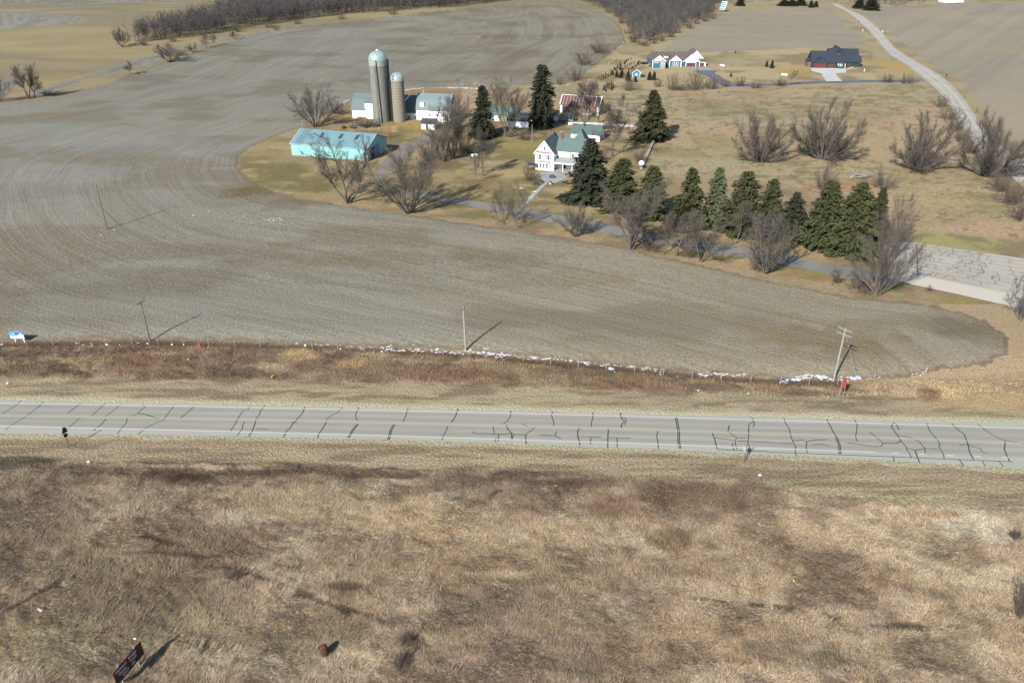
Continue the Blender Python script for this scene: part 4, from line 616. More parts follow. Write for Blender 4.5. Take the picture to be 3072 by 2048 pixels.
# ---- silos
def silo(name, label, p, r, h, hd, top, body, chute, hoops):
    g = empty(name, p, 0, label, 'silo'); MB().lathe([(r, -1.5), (r, h), (0, h)], 40).build('wall', body, g, False)
    b = MB()
    for i in range(hoops): z = h * (i + .5) / hoops; b.lathe([(r + .01, z - .045), (r + .05, z - .045), (r + .05, z + .045), (r + .01, z + .045)], 40)
    b.build('hoops', M_HOOP, g)
    if hd > h:
        b = MB(); N = 40
        for i in range(N):
            for q in (0, 1):
                if True:
                    a0, a1 = 2 * math.pi * (i + .12) / N, 2 * math.pi * (i + .7) / N; z0 = h + (hd - h) * (.5 * q + .06); z1 = z0 + (hd - h) * .36; rr = r + .05
                    b.slab([(rr * math.cos(a0), rr * math.sin(a0), z0), (rr * math.cos(a1), rr * math.sin(a1), z0), (rr * math.cos(a1), rr * math.sin(a1), z1), (rr * math.cos(a0), rr * math.sin(a0), z1)], .04)
        MB().lathe([(r, h), (r, hd)], 40).build('collar', M_CONCS, g); b.build('collar_panels', mat(name + '_panel', K(214, 216, 214), .6, 3, .1), g)
    k = 14; prof = [(r * 1.02 * math.cos(math.pi / 2 * i / k), hd + (top - hd) * math.sin(math.pi / 2 * i / k)) for i in range(k)] + [(0.02, top)]
    dm = MB().lathe(prof, 40).build('dome', M_GALV, g, True); b = MB()
    for i in range(28):
        a = 2 * math.pi * i / 28; pts = [Vector((q[0] * 1.005 * math.cos(a), q[0] * 1.005 * math.sin(a), q[1] + .02)) for q in prof[::2]]
        for u_, v_ in zip(pts, pts[1:]): b.tube(u_, v_, .05, .05, 4, False)
    b.build('seams', M_GALV, dm); a = chute; c, s = math.cos(a), math.sin(a); b = MB(); rr = r + .42
    b.tube((rr * c, rr * s, -.5), (rr * c, rr * s, hd + .3), .42, .42, 10); b.build('chute', M_HOOP if name == 'concrete_silo' else M_CONCS, g); return g
p = az('C', 690, 1345); p.y += 3.4; g = silo('concrete_silo', 'tall grey concrete silo with silver dome and pipe', p, 3.55, 22.3, 24.0, 27.8, M_CONCS, R(20), 30)
b = MB(); b.tube((.55, -3.75, -.3), (-.15, -3.75, 24.2), .2, .2, 8); b.tube((-.15, -3.75, 24.2), (-.15, -2.6, 25.6), .2, .16, 8); b.build('fill_pipe', M_BLACKM, g); b = MB()
for s in (-.25, .25): b.tube((-.55 + s, -3.72, 0), (-.75 + s, -3.72, 23), .035, .035, 4)
for i in range(56): b.tube((-.8 - .2 * i / 56, -3.72, .4 + i * .4), (-.3 - .2 * i / 56, -3.72, .4 + i * .4), .02, .02, 4)
b.build('ladder', M_BLACKM, g); MB().lathe([(0, 28.3), (.35, 28.2), (.4, 27.75), (.9, 27.55)], 12).build('dome_cap', M_TRIM, g)
p = az('C', 993, 1335); p.y += 2.6; g = silo('small_silo', 'shorter tan silo with ribbed silver dome and dark chute', p, 2.6, 16.2, 16.25, 19.4, M_CONCB, R(175), 15)
b = MB(); b.tube((-2.95, -.4, -.3), (-2.95, -.4, 16.8), .5, .5, 10); b.build('side_chute', M_BLACKM, g); b = MB()
for i in range(2): a0 = R(238); z0 = 16.6 + i * 1.0; b.box(-1.55, -2.32 + i * .35, z0, -1.05, -1.7 + i * .3, z0 + .8)
b.build('dome_hatch', M_BLACKM, g)
# ---- teal machine shed
p = az('T', 215, 745); g = house('machine_shed', 'long turquoise machine shed with light blue metal roof', 'shed', p, -15.6); L = 29.6; gable(g, 0, L, 0, 17, 4.4, 3.2, 'x', M_TEALW, M_TEALR, .3)
b = MB(); b.slab([(1.6, -.28, 4.475), (4.6, -.28, 4.475), (4.6, 8.3, 7.72), (1.6, 8.3, 7.72)], .02); b.build('faded_roof_strip', M_TEALD, g)
for xx in (9.2, 16.6, 22.8):
    h_ = MB(); f = lambda y: 4.4 + .16 + 3.2 * y / 8.5; h_.slab([(xx, 4.3, f(4.3) + .06), (xx + 1.2, 4.3, f(4.3) + .06), (xx + 1.2, 6.9, f(6.9) + .06), (xx, 6.9, f(6.9) + .06)], .08); o = h_.build('roof_hatch', M_DARK, g); s = MB()
    for t_ in (4.9, 5.6, 6.3): s.slab([(xx, t_, f(t_) + .09), (xx + 1.2, t_, f(t_) + .09), (xx + 1.2, t_ + .12, f(t_ + .12) + .09), (xx, t_ + .12, f(t_ + .12) + .09)], .03)
    s.build('hatch_bar', M_TEALD, o)
b = MB()
for xx in (-.32, L + .14): b.slab([(xx, -.34, 4.46), (xx + .2, -.34, 4.46), (xx + .2, 8.5, 7.82), (xx, 8.5, 7.82)], .12)
b.box(-.3, -.36, 4.24, L + .3, -.28, 4.44); b.build('roof_trim', mat('pale_trim', K(200, 220, 220), .5, 4, .05), g); MB().box(0, -.03, -.3, L, 0, .12).build('base_rail', M_RUSTM, g); MB().box(L, 6.0, 0, L + .1, 10, 4.2).build('sliding_door', mat('pale_blue_door', K(150, 168, 196), .6, 2, .1), g); MB().box(L, 2.6, 0, L + .06, 5.8, 4.0).build('door_opening', mat('brownish_door', K(84, 80, 84), .8, 2, .2), g)
b = MB()
for i in range(59): b.box(.25 + i * .5, -.05, .15, .30 + i * .5, 0, 4.2)
b.build('wall_ribs', M_TEALW, g)
# round wire corn crib
p = az(2, 1195, 965); g = house('wire_crib', 'round rusty wire crib standing behind the turquoise shed', 'corn crib', p, 0); b = MB()
for i in range(22): a = 2 * math.pi * i / 22; b.tube((2.1 * math.cos(a), 2.1 * math.sin(a), 0), (2.1 * math.cos(a), 2.1 * math.sin(a), 4.6), .035, .035, 4)
b.build('uprights', M_RUSTM, g); b = MB()
for k_ in range(8):
    for i in range(22): a, c = 2 * math.pi * i / 22, 2 * math.pi * (i + 1) / 22; b.tube((2.1 * math.cos(a), 2.1 * math.sin(a), .2 + k_ * .62), (2.1 * math.cos(c), 2.1 * math.sin(c), .2 + k_ * .62), .025, .025, 4, False)
b.build('hoops', M_RUSTM, g)
# stone wall and satellite dish east of the house
a, c = az(3, 1605, 1250), az(3, 1738, 955); g = empty('stone_wall', a, math.atan2(c.y - a.y, c.x - a.x), 'low whitish stone wall running back to the lone spruce', 'wall'); L = (c - a).length; rg = np.random.default_rng(3); b = MB(); k_ = int(L / .5)
for i in range(k_):
    for j_ in range(2):
        for w_ in (-.35, .1): x0 = i * L / k_ + rg.uniform(-.06, .06); b.box(x0, w_ + rg.uniform(-.05, .05), -.1 + j_ * .38, x0 + L / k_ - .05, w_ + .4, .3 + j_ * .36 + rg.uniform(-.05, .08))
b.build('stones', M_STONE, g)
p = az(3, 1600, 1245); g = house('satellite_dish', 'white round satellite dish at the near end of the stone wall', 'satellite dish', p, 0); MB().tube((0, 0, 0), (0, 0, 1.6), .06).build('post', M_BLACKM, g)
d = MB(); d.lathe([(0, 0), (.4, .06), (.7, .18), (.88, .3), (.85, .3), (.68, .22), (.4, .1), (0, .05)], 24); o = d.build('dish', M_TRIM, g, True); o.location = (0, -.1, 1.9); o.rotation_euler = (R(48), 0, R(-8)); t = MB().tube((0, 0, .05), (0, 0, .8), .03).build('feed_arm', M_BLACKM, o)
# ---- blue ranch house
g = house('blue_house', 'blue ranch house with white gables and brown shingle roof', 'house', (78.8, 467.2), 1.5)
gable(g, 5, 25, 7.4, 21, 3.2, 4.0, 'x', M_BLUE, M_BROWNR, .4); gable(g, 0, 7.2, 0, 18, 4.4, 2.6, 'y', M_BLUE, M_BROWNR, .4, wname='wing_wall', rname='wing_roof')
def gface(x0, x1, y, h, rise, m, nm='gable_face'): MB().prism([(x0, h), (x1, h), ((x0 + x1) / 2, h + rise - .1)], y - .05, y - .0, 'y').build(nm, m, g)
gface(0, 7.2, 0, 4.4, 2.6, M_WHITE); rake(g, 0, 7.2, -.43, 4.4, 2.6, .35); gable(g, 11, 17.6, 6.4, 14, 3.3, 2.7, 'y', M_BLUE, M_BROWNR, .4, wname='porch_gable', rname='porch_gable_roof'); gface(11, 17.6, 6.4, 3.3, 2.7, M_WHITE); rake(g, 11, 17.6, 5.97, 3.3, 2.7, .3)
gable(g, 21.5, 31.5, 9.5, 21, 3.2, 5.0, 'y', M_BLUE, M_BROWNR, .4, wname='garage_wall', rname='garage_roof'); gface(21.5, 31.5, 9.5, 3.2, 5.0, M_WHITE); rake(g, 21.5, 31.5, 9.07, 3.2, 5.0, .3)
gable(g, 18.8, 28, 6.6, 14, 2.9, 3.9, 'y', M_BLUE, M_BROWNR, .4, wname='garage_front', rname='garage_front_roof'); gface(18.8, 28, 6.6, 2.9, 3.9, M_WHITE); rake(g, 18.8, 28, 6.17, 2.9, 3.9, .3)
MB().prism([(4.3, -.3), (7.3, -.3), (7.3, 4.4), (5.8, 5.3), (4.3, 4.4)], -.35, .02, 'y').build('stone_front', M_STONE, g); MB().box(.35, -.06, .6, 4.2, 0, 4.2).build('blue_panel', M_BLUE, g); MB().box(-.06, -.1, -.2, .25, 0, 4.4).build('corner_trim', M_TRIM, g); MB().box(-.02, -.14, -.5, 4.3, .0, .5).build('stone_base', M_STONE, g)
for xx in (1.1, 2.1, 3.1): win(g, xx, 3.3, .5, .45, -.06, bars=False)
win(g, 5.2, 1.9, .5, 1.7, -.35); win(g, 6.2, 1.9, .5, 1.7, -.35); MB().box(8.0, 7.25, 0, 9.8, 7.4, 2.6).build('front_door', M_DARK, g)
for xx in (13.2, 14.4, 15.6): win(g, xx, 1.2, .9, 1.3, 6.4)
MB().box(12.2, 6.2, 0, 16.4, 6.38, .9).build('window_base', M_STONE, g)
for xx in (10.9, 17.5): MB().box(xx - .18, 5.9, -.2, xx + .18, 6.26, 3.3).build('porch_post', M_TRIM, g)
for x0, x1, y in ((20.6, 25.9, 6.6),): MB().box(x0 - .25, y - .08, 0, x1 + .25, y, 2.5).build('door_trim', M_TRIM, g); MB().box(x0, y - .14, 0, x1, y - .08, 2.25).build('garage_door', M_BRDOOR, g)
MB().box(27.9, 6.9, -.3, 31.8, 9.6, 2.8).build('side_garage', M_BLUE, g); q = MB(); q.slab([(27.7, 6.5, 2.85), (32.1, 6.5, 2.85), (32.1, 9.6, 4.2), (27.7, 9.6, 4.2)], .12); q.build('side_roof', M_BROWNR, g); MB().box(28.1, 6.8, 0, 31.2, 6.9, 2.5).build('door_trim', M_TRIM, g); MB().box(28.4, 6.74, 0, 30.9, 6.8, 2.25).build('garage_door', M_BRDOOR, g); MB().box(31.6, 6.78, 0, 31.85, 6.9, 2.8).build('corner_trim', M_TRIM, g)
dm = MB().box(8.2, 8.6, 4.6, 10.4, 11, 5.8).build('dormer', M_TRIM, g); q = MB(); q.slab([(7.8, 8.2, 5.9), (10.8, 8.2, 5.9), (10.8, 11.2, 6.7), (7.8, 11.2, 6.7)], .12); q.build('dormer_roof', M_BROWNR, dm)
for xx in (8.7, 9.3, 9.9): win(dm, xx, 4.95, .35, .55, 8.6, bars=False)
g = house('blue_shed', 'small blue garden shed with white trim and paired window', 'shed', az('N', 1048, 522), 3); gable(g, 0, 4.0, 0, 4.2, 2.6, 1.4, 'y', mat('lighter_blue_siding', (.06, .155, .215), .6, 5, .08), M_BROWNR, .35); rake(g, 0, 4., -.38, 2.6, 1.4, .25); win(g, 1.7, 1.0, .4, .9, 0); win(g, 2.3, 1.0, .4, .9, 0); MB().box(-.05, -.05, 0, .12, 0, 2.6).build('corner_trim', M_TRIM, g); MB().box(3.88, -.05, 0, 4.05, 0, 2.6).build('corner_trim', M_TRIM, g)
g = house('storage_bin', 'black storage box right beside the blue garden shed', 'storage box', az('N', 1215, 518), 3); MB().box(0, 0, 0, 2.0, 1.2, 1.1).build('box', M_BLACKM, g); MB().box(-.05, -.05, 1.1, 2.05, 1.25, 1.2).build('lid', M_DARKR, g)
g = house('playground_slide', 'yellow playground slide left of the blue house', 'slide', az('N', 1330, 322), 28); q = MB(); q.slab([(0, 0, .25), (3.4, 0, 2.5), (3.4, .7, 2.5), (0, .7, .25)], .1); q.slab([(0, 0, .5), (3.4, 0, 2.75), (3.4, 0, 2.5), (0, 0, .2)], .05); q.slab([(0, .7, .2), (3.4, .7, 2.5), (3.4, .7, 2.75), (0, .7, .5)], .05); q.build('chute', M_YEL, g)
q = MB()
for a in (3.4, 4.8):
    for d_ in (0, .9): q.box(a, d_, 0, a + .1, d_ + .1, 3.1)
q.box(3.4, 0, 2.3, 4.9, 1., 2.4); q.build('tower', mat('play_timber', K(150, 112, 84), .8, 4, .2), g)
g = house('trampoline', 'round black trampoline left of the yellow slide', 'trampoline', az('N', 1255, 265), 0); MB().lathe([(0, .8), (2.3, .8), (2.45, .82), (2.45, .76)], 24).build('mat', M_BLACKM, g); q = MB()
for i in range(6): a = i * math.pi / 3; q.tube((2.4 * math.cos(a), 2.4 * math.sin(a), 0), (2.4 * math.cos(a), 2.4 * math.sin(a), .78), .04, n=5)
q.build('frame', M_METAL, g)
def tank(k, x, y, lb, deg):
    t = house('propane_tank', lb, 'gas tank', az(k, x, y), deg, 'white gas tanks by the new houses'); pr = [(0, -1.7), (.35, -1.6), (.55, -1.3), (.55, 1.3), (.35, 1.6), (0, 1.7)]; o = MB().lathe(pr, 16).build('tank', M_TRIM, t, True); o.rotation_euler = (0, R(90), 0); o.location = (0, 0, .95)
    for s in (-.9, .9): MB().box(s - .1, -.4, 0, s + .1, .4, .55).build('foot', M_STONE, t)
tank(4, 968, 620, 'white gas tank on the grass right of the blue house', -55); tank(4, 1538, 705, 'white gas tank in rough grass left of the white drive', -25)
# ---- dark house
g = house('dark_house', 'charcoal house with black roof and three reddish garage doors', 'house', az('E', 372, 943), -8)
gable(g, 0, 13, 0, 13, 3.1, 5.1, 'x', M_NAVYW, M_NAVYR, .4); gable(g, .6, 8.6, -.6, 5, 3.0, 2.9, 'y', M_NAVYW, M_NAVYR, .35, wname='front_gable', rname='front_gable_roof'); gable(g, 13, 18.3, .3, 10, 3.0, 3.6, 'x', mat('dark_green_siding', K(50, 72, 78), .7, 4, .1), M_NAVYR, .4, wname='wing_wall', rname='wing_roof')
gable(g, 11, 27, 8, 22, 3.2, 5.4, 'x', M_NAVYW, M_NAVYR, .5, wname='rear_wall', rname='rear_roof'); gable(g, 12, 21, 8.5, 24, 3.4, 6.0, 'y', M_NAVYW, M_NAVYR, .4, wname='cross_gable', rname='cross_roof'); gable(g, 18.3, 27.5, 5, 12, 3.0, 2.6, 'x', M_NAVYW, M_NAVYR, .6, wname='porch_wall', rname='porch_roof'); MB().box(-2, 2, -.3, 0, 9, 3).build('side_wall', M_REDW, g); q = MB(); q.slab([(-2.3, 1.6, 3.0), (0, 1.6, 4.2), (0, 9.3, 4.2), (-2.3, 9.3, 3.0)][::1], .15); q.build('side_roof', M_NAVYR, g)
q = MB(); q.slab([(14.2, 7., 6.9), (18.6, 4.6, 4.9), (18.9, 5.3, 5.1), (14.6, 7.8, 7.2)], .05); q.build('metal_roof_strip', mat('blue_grey_metal', K(112, 126, 148), .5, 3, .08), g)
for xx, w_, y in ((1.5, 2.85, -.6), (4.7, 2.85, -.6), (9.4, 2.7, 0)): MB().box(xx, y - .06, 0, xx + w_, y, 2.3).build('garage_door', M_REDD, g)
win(g, 15.2, 1.3, .9, 1.3, .3); win(g, 16.3, 1.3, .9, 1.3, .3); win(g, 14.3, 2.1, .5, .5, .3, bars=False); MB().box(18.2, .1, 0, 18.4, .3, 3).build('porch_post', M_TRIM, g); MB().box(19.5, 4.9, 0, 22, 5., 2.4).build('entry', M_REDD, g)
# far white building and solar array
g = house('far_building', 'white roofed building at the far upper right edge', 'building', at(2168, 6.5), 0); gable(g, 0, 19, 0, 12, 2.4, 3.0, 'x', M_WHITE, mat('pale_roof', (.6, .62, .64), .5, 2, .05), .4)
g = house('solar_array', 'tilted solar panel on a post at the far wood edge', 'solar panel', az(4, 975, 108), -62); MB().tube((0, 0, 0), (0, 0, 3), .15).build('post', M_METAL, g); o = MB().box(-3.2, -.06, -3.4, 3.2, .06, 3.4).build('panel', M_TRIM, g); o.location = (0, 0, 4.6); o.rotation_euler = (R(-20), 0, 0); q = MB()
for i in range(3):
    for j_ in range(4): q.box(-3.0 + i * 2.05, -.1, -3.2 + j_ * 1.62, -3.0 + i * 2.05 + 1.85, -.06, -3.2 + j_ * 1.62 + 1.4)
q.build('cells', mat('solar_cells', K(118, 160, 176), .2, 4, .1), o)

# ---------------------------------------------------------------- poles, wires, signs, fence
def upole(lb, b, vtop, r, m, arm=None, name='utility_pole', lean=(0, 0)):
    h_ = hgt(b, vtop); g = empty(name, b, 0, lb, 'utility pole', 'poles in and around the field'); MB().tube((0, 0, -.5), (lean[0], lean[1], h_), r, r * .7, 10).build('pole', m, g)
    if arm:
        a, n_, L = arm; d = U(a) * L / 2
        for i in range(n_):
            z = h_ - .35 - i * 1.0; o = MB().tube(Vector((lean[0], lean[1], z)) - d, Vector((lean[0], lean[1], z)) + d, .08, .08, 6).build('crossarm', m, g); q = MB()
            for t_ in (-1, -.6, .6, 1): c = Vector((lean[0], lean[1], z)) + d * t_; q.tube(c + Vector((0, 0, .05)), c + Vector((0, 0, .28)), .07, .05, 6)
            q.build('insulators', M_METAL, o)
    return Vector((b.x + lean[0], b.y + lean[1], b.z + h_))
t1 = upole('bare grey pole alone in the stubble field at left', az(11, 985, 576), Z(11, 0, 155)[1], .19, M_WOOD)
t2 = upole('dark pole with skewed crossarm on the fence line at left', az(12, 1380, 168), Z(11, 0, 1232)[1], .19, M_WOOD, (R(70), 1, 2.4))
q = az(12, 1380, 168)
t3 = upole('pale pole with short crossarm near the middle of the fence', az(13, 1928, 248), 704, .22, M_PALEW, (R(60), 1, 1.3), lean=(-.25, 0))
t4 = upole('pale pole with two crossarms at the snowy field corner', az(15, 600, 528), Z(15, 0, 42)[1], .2, M_PALEW, (R(128), 2, 2.8), lean=(.1, 0))
upole('thin pale pole beside the bushy tree behind the turquoise shed', az(2, 433, 868), Z(2, 0, 605)[1], .12, M_PALEW); upole('slim yard pole on the lawn left of the farmhouse', az(3, 600, 1000), Z(3, 0, 838)[1], .12, M_PALEW); upole('leaning pole beside the gravel road at the top', az(5, 668, 42), -12, .25, M_WOOD)
wm = mat('wire_metal', (.12, .12, .12), .5, 3, .1); wr = empty('power_line', (0, 0, 0), 0, 'thin overhead wires strung between the roadside poles', 'power line')
ends = [Vector((-210, 140, t2.z)), t2, t3, t4, Vector((150, 152, t4.z + 1)), Vector((260, 190, t4.z + 1))]
for off in (-.9, 0, .9):
    b = MB()
    for a, c in zip(ends, ends[1:]):
        pr = None
        for i in range(13):
            s = i / 12; pt = a.lerp(c, s) + Vector((0, off, -.25 - 4 * .9 * s * (1 - s)))
            if pr is not None: b.tube(pr, pt, .018, .018, 3, False)
            pr = pt
    b.build('wire', wm, wr)
b = MB(); b.tube(t4 + Vector((0, 0, -.8)), t4 + Vector((2.2, -6.5, -9.6)), .03, .03, 4, False); b.build('guy_wire', M_METAL, wr)
# field fence
wfn = empty('wire_fence', (0, 0, 0), 0, 'wire fence on grey posts between field and roadside grass', 'fence'); xsf = np.arange(-125, 64, 5.3); wl = MB(); prev = None
for i, x in enumerate(xsf):
    y = float(fence_y(x)) - .4; z = float(H(x, y)); j_ = (_h(np.array([i]), np.array([3]), 5)[0] - .5) * .25; MB().tube((x, y, z - .3), (x + j_, y, z + 1.75), .07, .06, 6).build('fence_post', M_PALEW, wfn); c = Vector((x, y, z))
    if prev is not None:
        for zz in (.6, 1.0, 1.4): wl.tube(prev + Vector((0, 0, zz)), c + Vector((0, 0, zz)), .008, .008, 3, False)
    prev = c
wl.build('wires', wm, wfn)
# brown trail sign
SA = math.atan2(4.5, 1.15); z0 = float(H(-43, 62)); g = empty('trail_sign', (-43.6, 59.7, 0), SA, 'large brown highway sign for the state trail exit', 'road sign')
base = np.array(Z('S', 320, 1330)); 
def hit(k, x, y, z):
    d = ray(*Z(k, x, y)); t = (z - CAMH) / d[2]; return Vector((d[0] * t, d[1] * t, z))
TR, zt = az('S', 1030, 1155), 0; zb = TR.z + 1.0
a_, c_ = hit('S', 320, 1330, zb + 2.0), hit('S', 1010, 515, zb + 2.0); d_ = c_ - a_; g.location = (a_.x, a_.y, zb); g.rotation_euler = (0, 0, math.atan2(d_.y, d_.x)); LW = d_.length
M_BROWN = mat('sign_brown', (.045, .017, .014), .5, 3, .1); M_WT = mat('sign_white', (.62, .60, .60), .5, 3, .03)
pn = MB().box(0, -.03, 0, LW, .03, 2.0).build('panel', M_BROWN, g)
b = MB()
for u0, v0, u1, v1 in ((.05, .05, LW - .05, .09), (.05, 1.91, LW - .05, 1.95), (.05, .05, .09, 1.95), (LW - .09, .05, LW - .05, 1.95)): b.box(u0, -.037, v0, u1, -.03, v1)
b.build('border', mat('border_brown', K(120, 80, 76), .6, 3, .05), pn)
for x in (LW * .22, LW * .80): MB().box(x - .09, .04, -1.6, x + .09, .22, 2.25).build('post', M_METAL, g)
def text(s, size, x, y, z, parent, m, align='LEFT', rx=90, name='lettering', rz=0):
    cu = bpy.data.curves.new(name, 'FONT'); cu.body = s; cu.size = size; cu.align_x = align; cu.extrude = .004; t = bpy.data.objects.new('tmp', cu); COL.objects.link(t); dg = bpy.context.evaluated_depsgraph_get(); me = bpy.data.meshes.new_from_object(t.evaluated_get(dg)); bpy.data.objects.remove(t)
    me.name = name; me.materials.clear(); o = link(name, me, m, parent); o.location = (x, y, z); o.rotation_euler = (R(rx), 0, R(rz)); return o
text('Military  Ridge', .58, LW * .06, -.04, 1.42, pn, M_WT); text('State    Trail', .58, LW * .14, -.04, .84, pn, M_WT); text('EXIT   69', .52, LW * .24, -.04, .28, pn, M_WT)
# blue and white sign at the left
p = az('G', 400, 520); g = house('field_sign', 'blue and white sign on two white legs at the left field edge', 'sign', p, -4); hh = .9; b = MB()
MB().box(-1.0, -.03, hh, 1.9, .03, hh + 1.45).build('panel', mat('sign_face_white', (.8, .82, .85), .4, 3, .02), g); MB().box(-1.0, -.045, hh + .85, 1.9, -.031, hh + 1.45).build('blue_band', mat('sign_blue', (.02, .10, .42), .4, 3, .05), g); MB().box(-1.0, -.047, hh + .48, .62, -.031, hh + .85).build('cyan_band', mat('sign_cyan', (.03, .50, .66), .4, 3, .05), g)
for a, w_ in ((-.9, .3), (-.45, .5), (1.1, .5)): 
    for i in range(int(w_ / .1)): b.box(a + i * .11, -.052, hh + 1.0 + .04 * (i % 2), a + i * .11 + .07, -.046, hh + 1.2)
b.build('lettering', M_TRIM, g)
for x in (-.25, 1.6): MB().box(x - .05, .03, -.6, x + .05, .12, hh + 1.2).build('leg', M_TRIM, g)
# route marker seen from behind, left foreground
def backsign(lb, k, x, y, vt, deg, pan, m, name='road_sign', pw=.1, post=M_WOOD):
    b_ = az(k, x, y); hh = hgt(b_, vt); g = house(name, lb, 'road sign', b_, deg); MB().box(-pw / 2, -pw / 2, -.4, pw / 2, pw / 2, hh).build('post', post, g)
    for x0, z0_, x1, z1, mm in pan: MB().box(x0, pw / 2 + .01, hh + z0_, x1, pw / 2 + .05, hh + z1).build('panel', mm, g)
    return hh
M_BACK = mat('sign_back', K(40, 48, 70), .4, 4, .2, metal=.4)
b_ = az('L', 700, 1185); hh = hgt(b_, Z('L', 0, 330)[1]); g = house('road_sign', 'triangular sign seen edge-on above a small plate, left of the highway', 'road sign', b_, 62); MB().box(-.07, -.05, -.4, .07, .05, hh + .1).build('post', M_WOOD, g)
MB().prism([(-.5, hh - .95), (.5, hh - .95), (.35, hh - .1), (-.1, hh + .1)], -.1, -.06, 'y').build('panel', M_BACK, g); MB().prism([(-.5, hh - .95), (.5, hh - .95), (.35, hh - .1), (-.1, hh + .1)], -.125, -.102, 'y').build('sign_face', mat('sign_face_dark', K(44, 50, 74), .4, 3, .1), g); MB().box(-.32, -.1, hh - 1.75, .32, -.06, hh - 1.15).build('plate', M_BACK, g)
b_ = az('M', 745, 1320); hh = hgt(b_, Z('M', 0, 690)[1]); g = house('route_marker', 'edge-on sign on a wooden post at the near edge of the highway', 'road sign', b_, -78); MB().box(-.05, -.05, -.4, .05, .05, hh + .3).build('post', mat('tan_post', K(178, 160, 136), .9, 4, .2), g); MB().box(-.4, -.09, hh - .5, .4, -.055, hh + .3).build('panel', mat('pale_sign', K(206, 214, 206), .5, 3, .05), g); MB().box(.42, -.04, -.2, .5, .04, hh + .9).build('brace', M_WOOD, g)
# red sign at the field corner, red marker on the fence
b_ = az('L', 0, 0); p = az(15, 668, 690); g = house('red_sign', 'tall narrow red sign on two posts below the field corner pole', 'sign', p, 8); RD = mat('faded_red', K(170, 84, 70), .7, 3, .25, stretch=(6, 1, .3)); hh = hgt(p, Z(15, 0, 508)[1]); MB().box(-.38, -.03, hh - 2.0, .38, .03, hh).build('panel', RD, g)
for x in (-.42, .42): MB().box(x - .04, .03, -.3, x + .04, .1, hh).build('post', M_PALEW, g)
p = az(12, 1835, 235); g = house('red_marker', 'small orange-red marker standing on the fence line', 'marker', p, 0); MB().box(-.2, -.03, .3, .2, .03, 1.3).build('panel', mat('orange_red', K(214, 92, 62), .6, 3, .1), g); MB().tube((0, .06, 0), (0, .06, 1.9), .04, n=6).build('post', M_PALEW, g)
# litter
M_BAG = mat('white_plastic', (.5, .51, .53), .5, 3, .05); M_YBAG = mat('yellow_plastic_bag', K(214, 196, 70), .5, 3, .1)
for i, (k, x, y, s, lb) in enumerate(((12, 770, 208, .28, 'white litter below the second fence post from the left'), (12, 850, 220, .34, 'white rag lying in brown grass right of the fence post'), (12, 985, 212, .5, 'largest white plastic sheet near the left fence posts'), (12, 1103, 206, .2, 'tiny white scrap left of the dark pole'), (12, 1585, 206, .34, 'white bag lying right of the dark pole'),
        (12, 1690, 208, .24, 'white scrap left of the small red marker'), (12, 75, 562, .36, 'white bag in the mown grass at the left edge'), (12, 818, 1285, .34, 'white scrap below the highway in dark grass'), (13, 455, 215, .4, 'white bag hanging on the fence by the golden grass'), (13, 778, 245, .34, 'white bag at the fence right of the golden grass'),
        (13, 1158, 272, .34, 'white scrap where the long snow strip begins'), (14, 1710, 628, .28, 'white scrap in brown grass right of the middle'), (14, 2170, 655, .24, 'pale scrap in straw grass at the right'), (14, 2272, 1408, .38, 'grey-white rag in mown grass below the highway'), (14, 402, 1503, .22, 'small white cup in dark brown grass'), ('S', 890, 500, .28, 'white can in rough grass above the brown sign'))):
    o = blob('litter', M_BAG, (0, 0, 0), (s * .65, s * .4, s * .4), i, n=2, amp=.4); q = az(k, x, y); o.location = q + Vector((0, 0, .25)); tag(o, lb, 'litter', 'white litter along the road')
for i, (k, x, y, s, lb) in enumerate(((12, 1735, 344, .4, 'flat yellow bag in brown grass below the red marker'), (12, 1248, 508, .2, 'small yellow scrap in grass above the highway'), (13, 152, 503, .5, 'long yellow bag left of the golden grass'), ('V', 963, 593, .3, 'yellow and white packet in the foreground prairie'))):
    o = blob('litter', M_YBAG, (0, 0, 0), (s * .5, s * .75, s * .35), 30 + i, n=2, amp=.4); q = az(k, x, y); o.location = q + Vector((0, 0, .25)); tag(o, lb, 'litter', 'yellow litter')
g = house('reddish_stump', 'dark reddish stump standing in the foreground prairie', 'stump', az(12, 0, 0), 0); q = at(747, 1504); g.location = q; MB().lathe([(.0, -.2), (.42, -.2), (.5, .8), (.38, 1.5), (.12, 1.7), (0, 1.68)], 12).build('stump_body', mat('red_bark', K(96, 62, 52), .95, 6, .4, bump=.5), g)  # the object is a reddish tree stump
g = house('debris_heap', 'little heap of white and rust debris in grass at lower left', 'debris', at(92, 1405), 0)
for i in range(5): blob('debris_piece', M_BAG if i % 2 else M_RUSTM, ((i - 2) * .2, (i * 7 % 3) * .18, .2), (.18, .13, .12), 50 + i, g)
# small post things along the gravel road
for x, y, lb in ((1635, 715, 'black mailbox right of the gravel road'), (832, 215, 'dark mailbox left of the gravel road near its top')):
    t = house('mailbox', lb, 'mailbox', az(5, x, y), 30, 'mailboxes on the gravel road'); MB().box(-.08, -.08, 0, .08, .08, 1.3).build('post', M_BLACKM, t); MB().tube((-.45, 0, 1.5), (.45, 0, 1.5), .28, n=10).build('box', M_BLACKM, t)
for x, y, lb in ((868, 292, 'white marker post left of the gravel road'), (1050, 300, 'white marker post right of the gravel road'), (882, 660, 'white yard marker on the lawn of the dark house')):
    t = house('marker_post', lb, 'marker post', az(5, x, y), 0, 'white marker posts'); MB().box(-.1, -.1, 0, .1, .1, 1.5).build('post', M_TRIM, t)

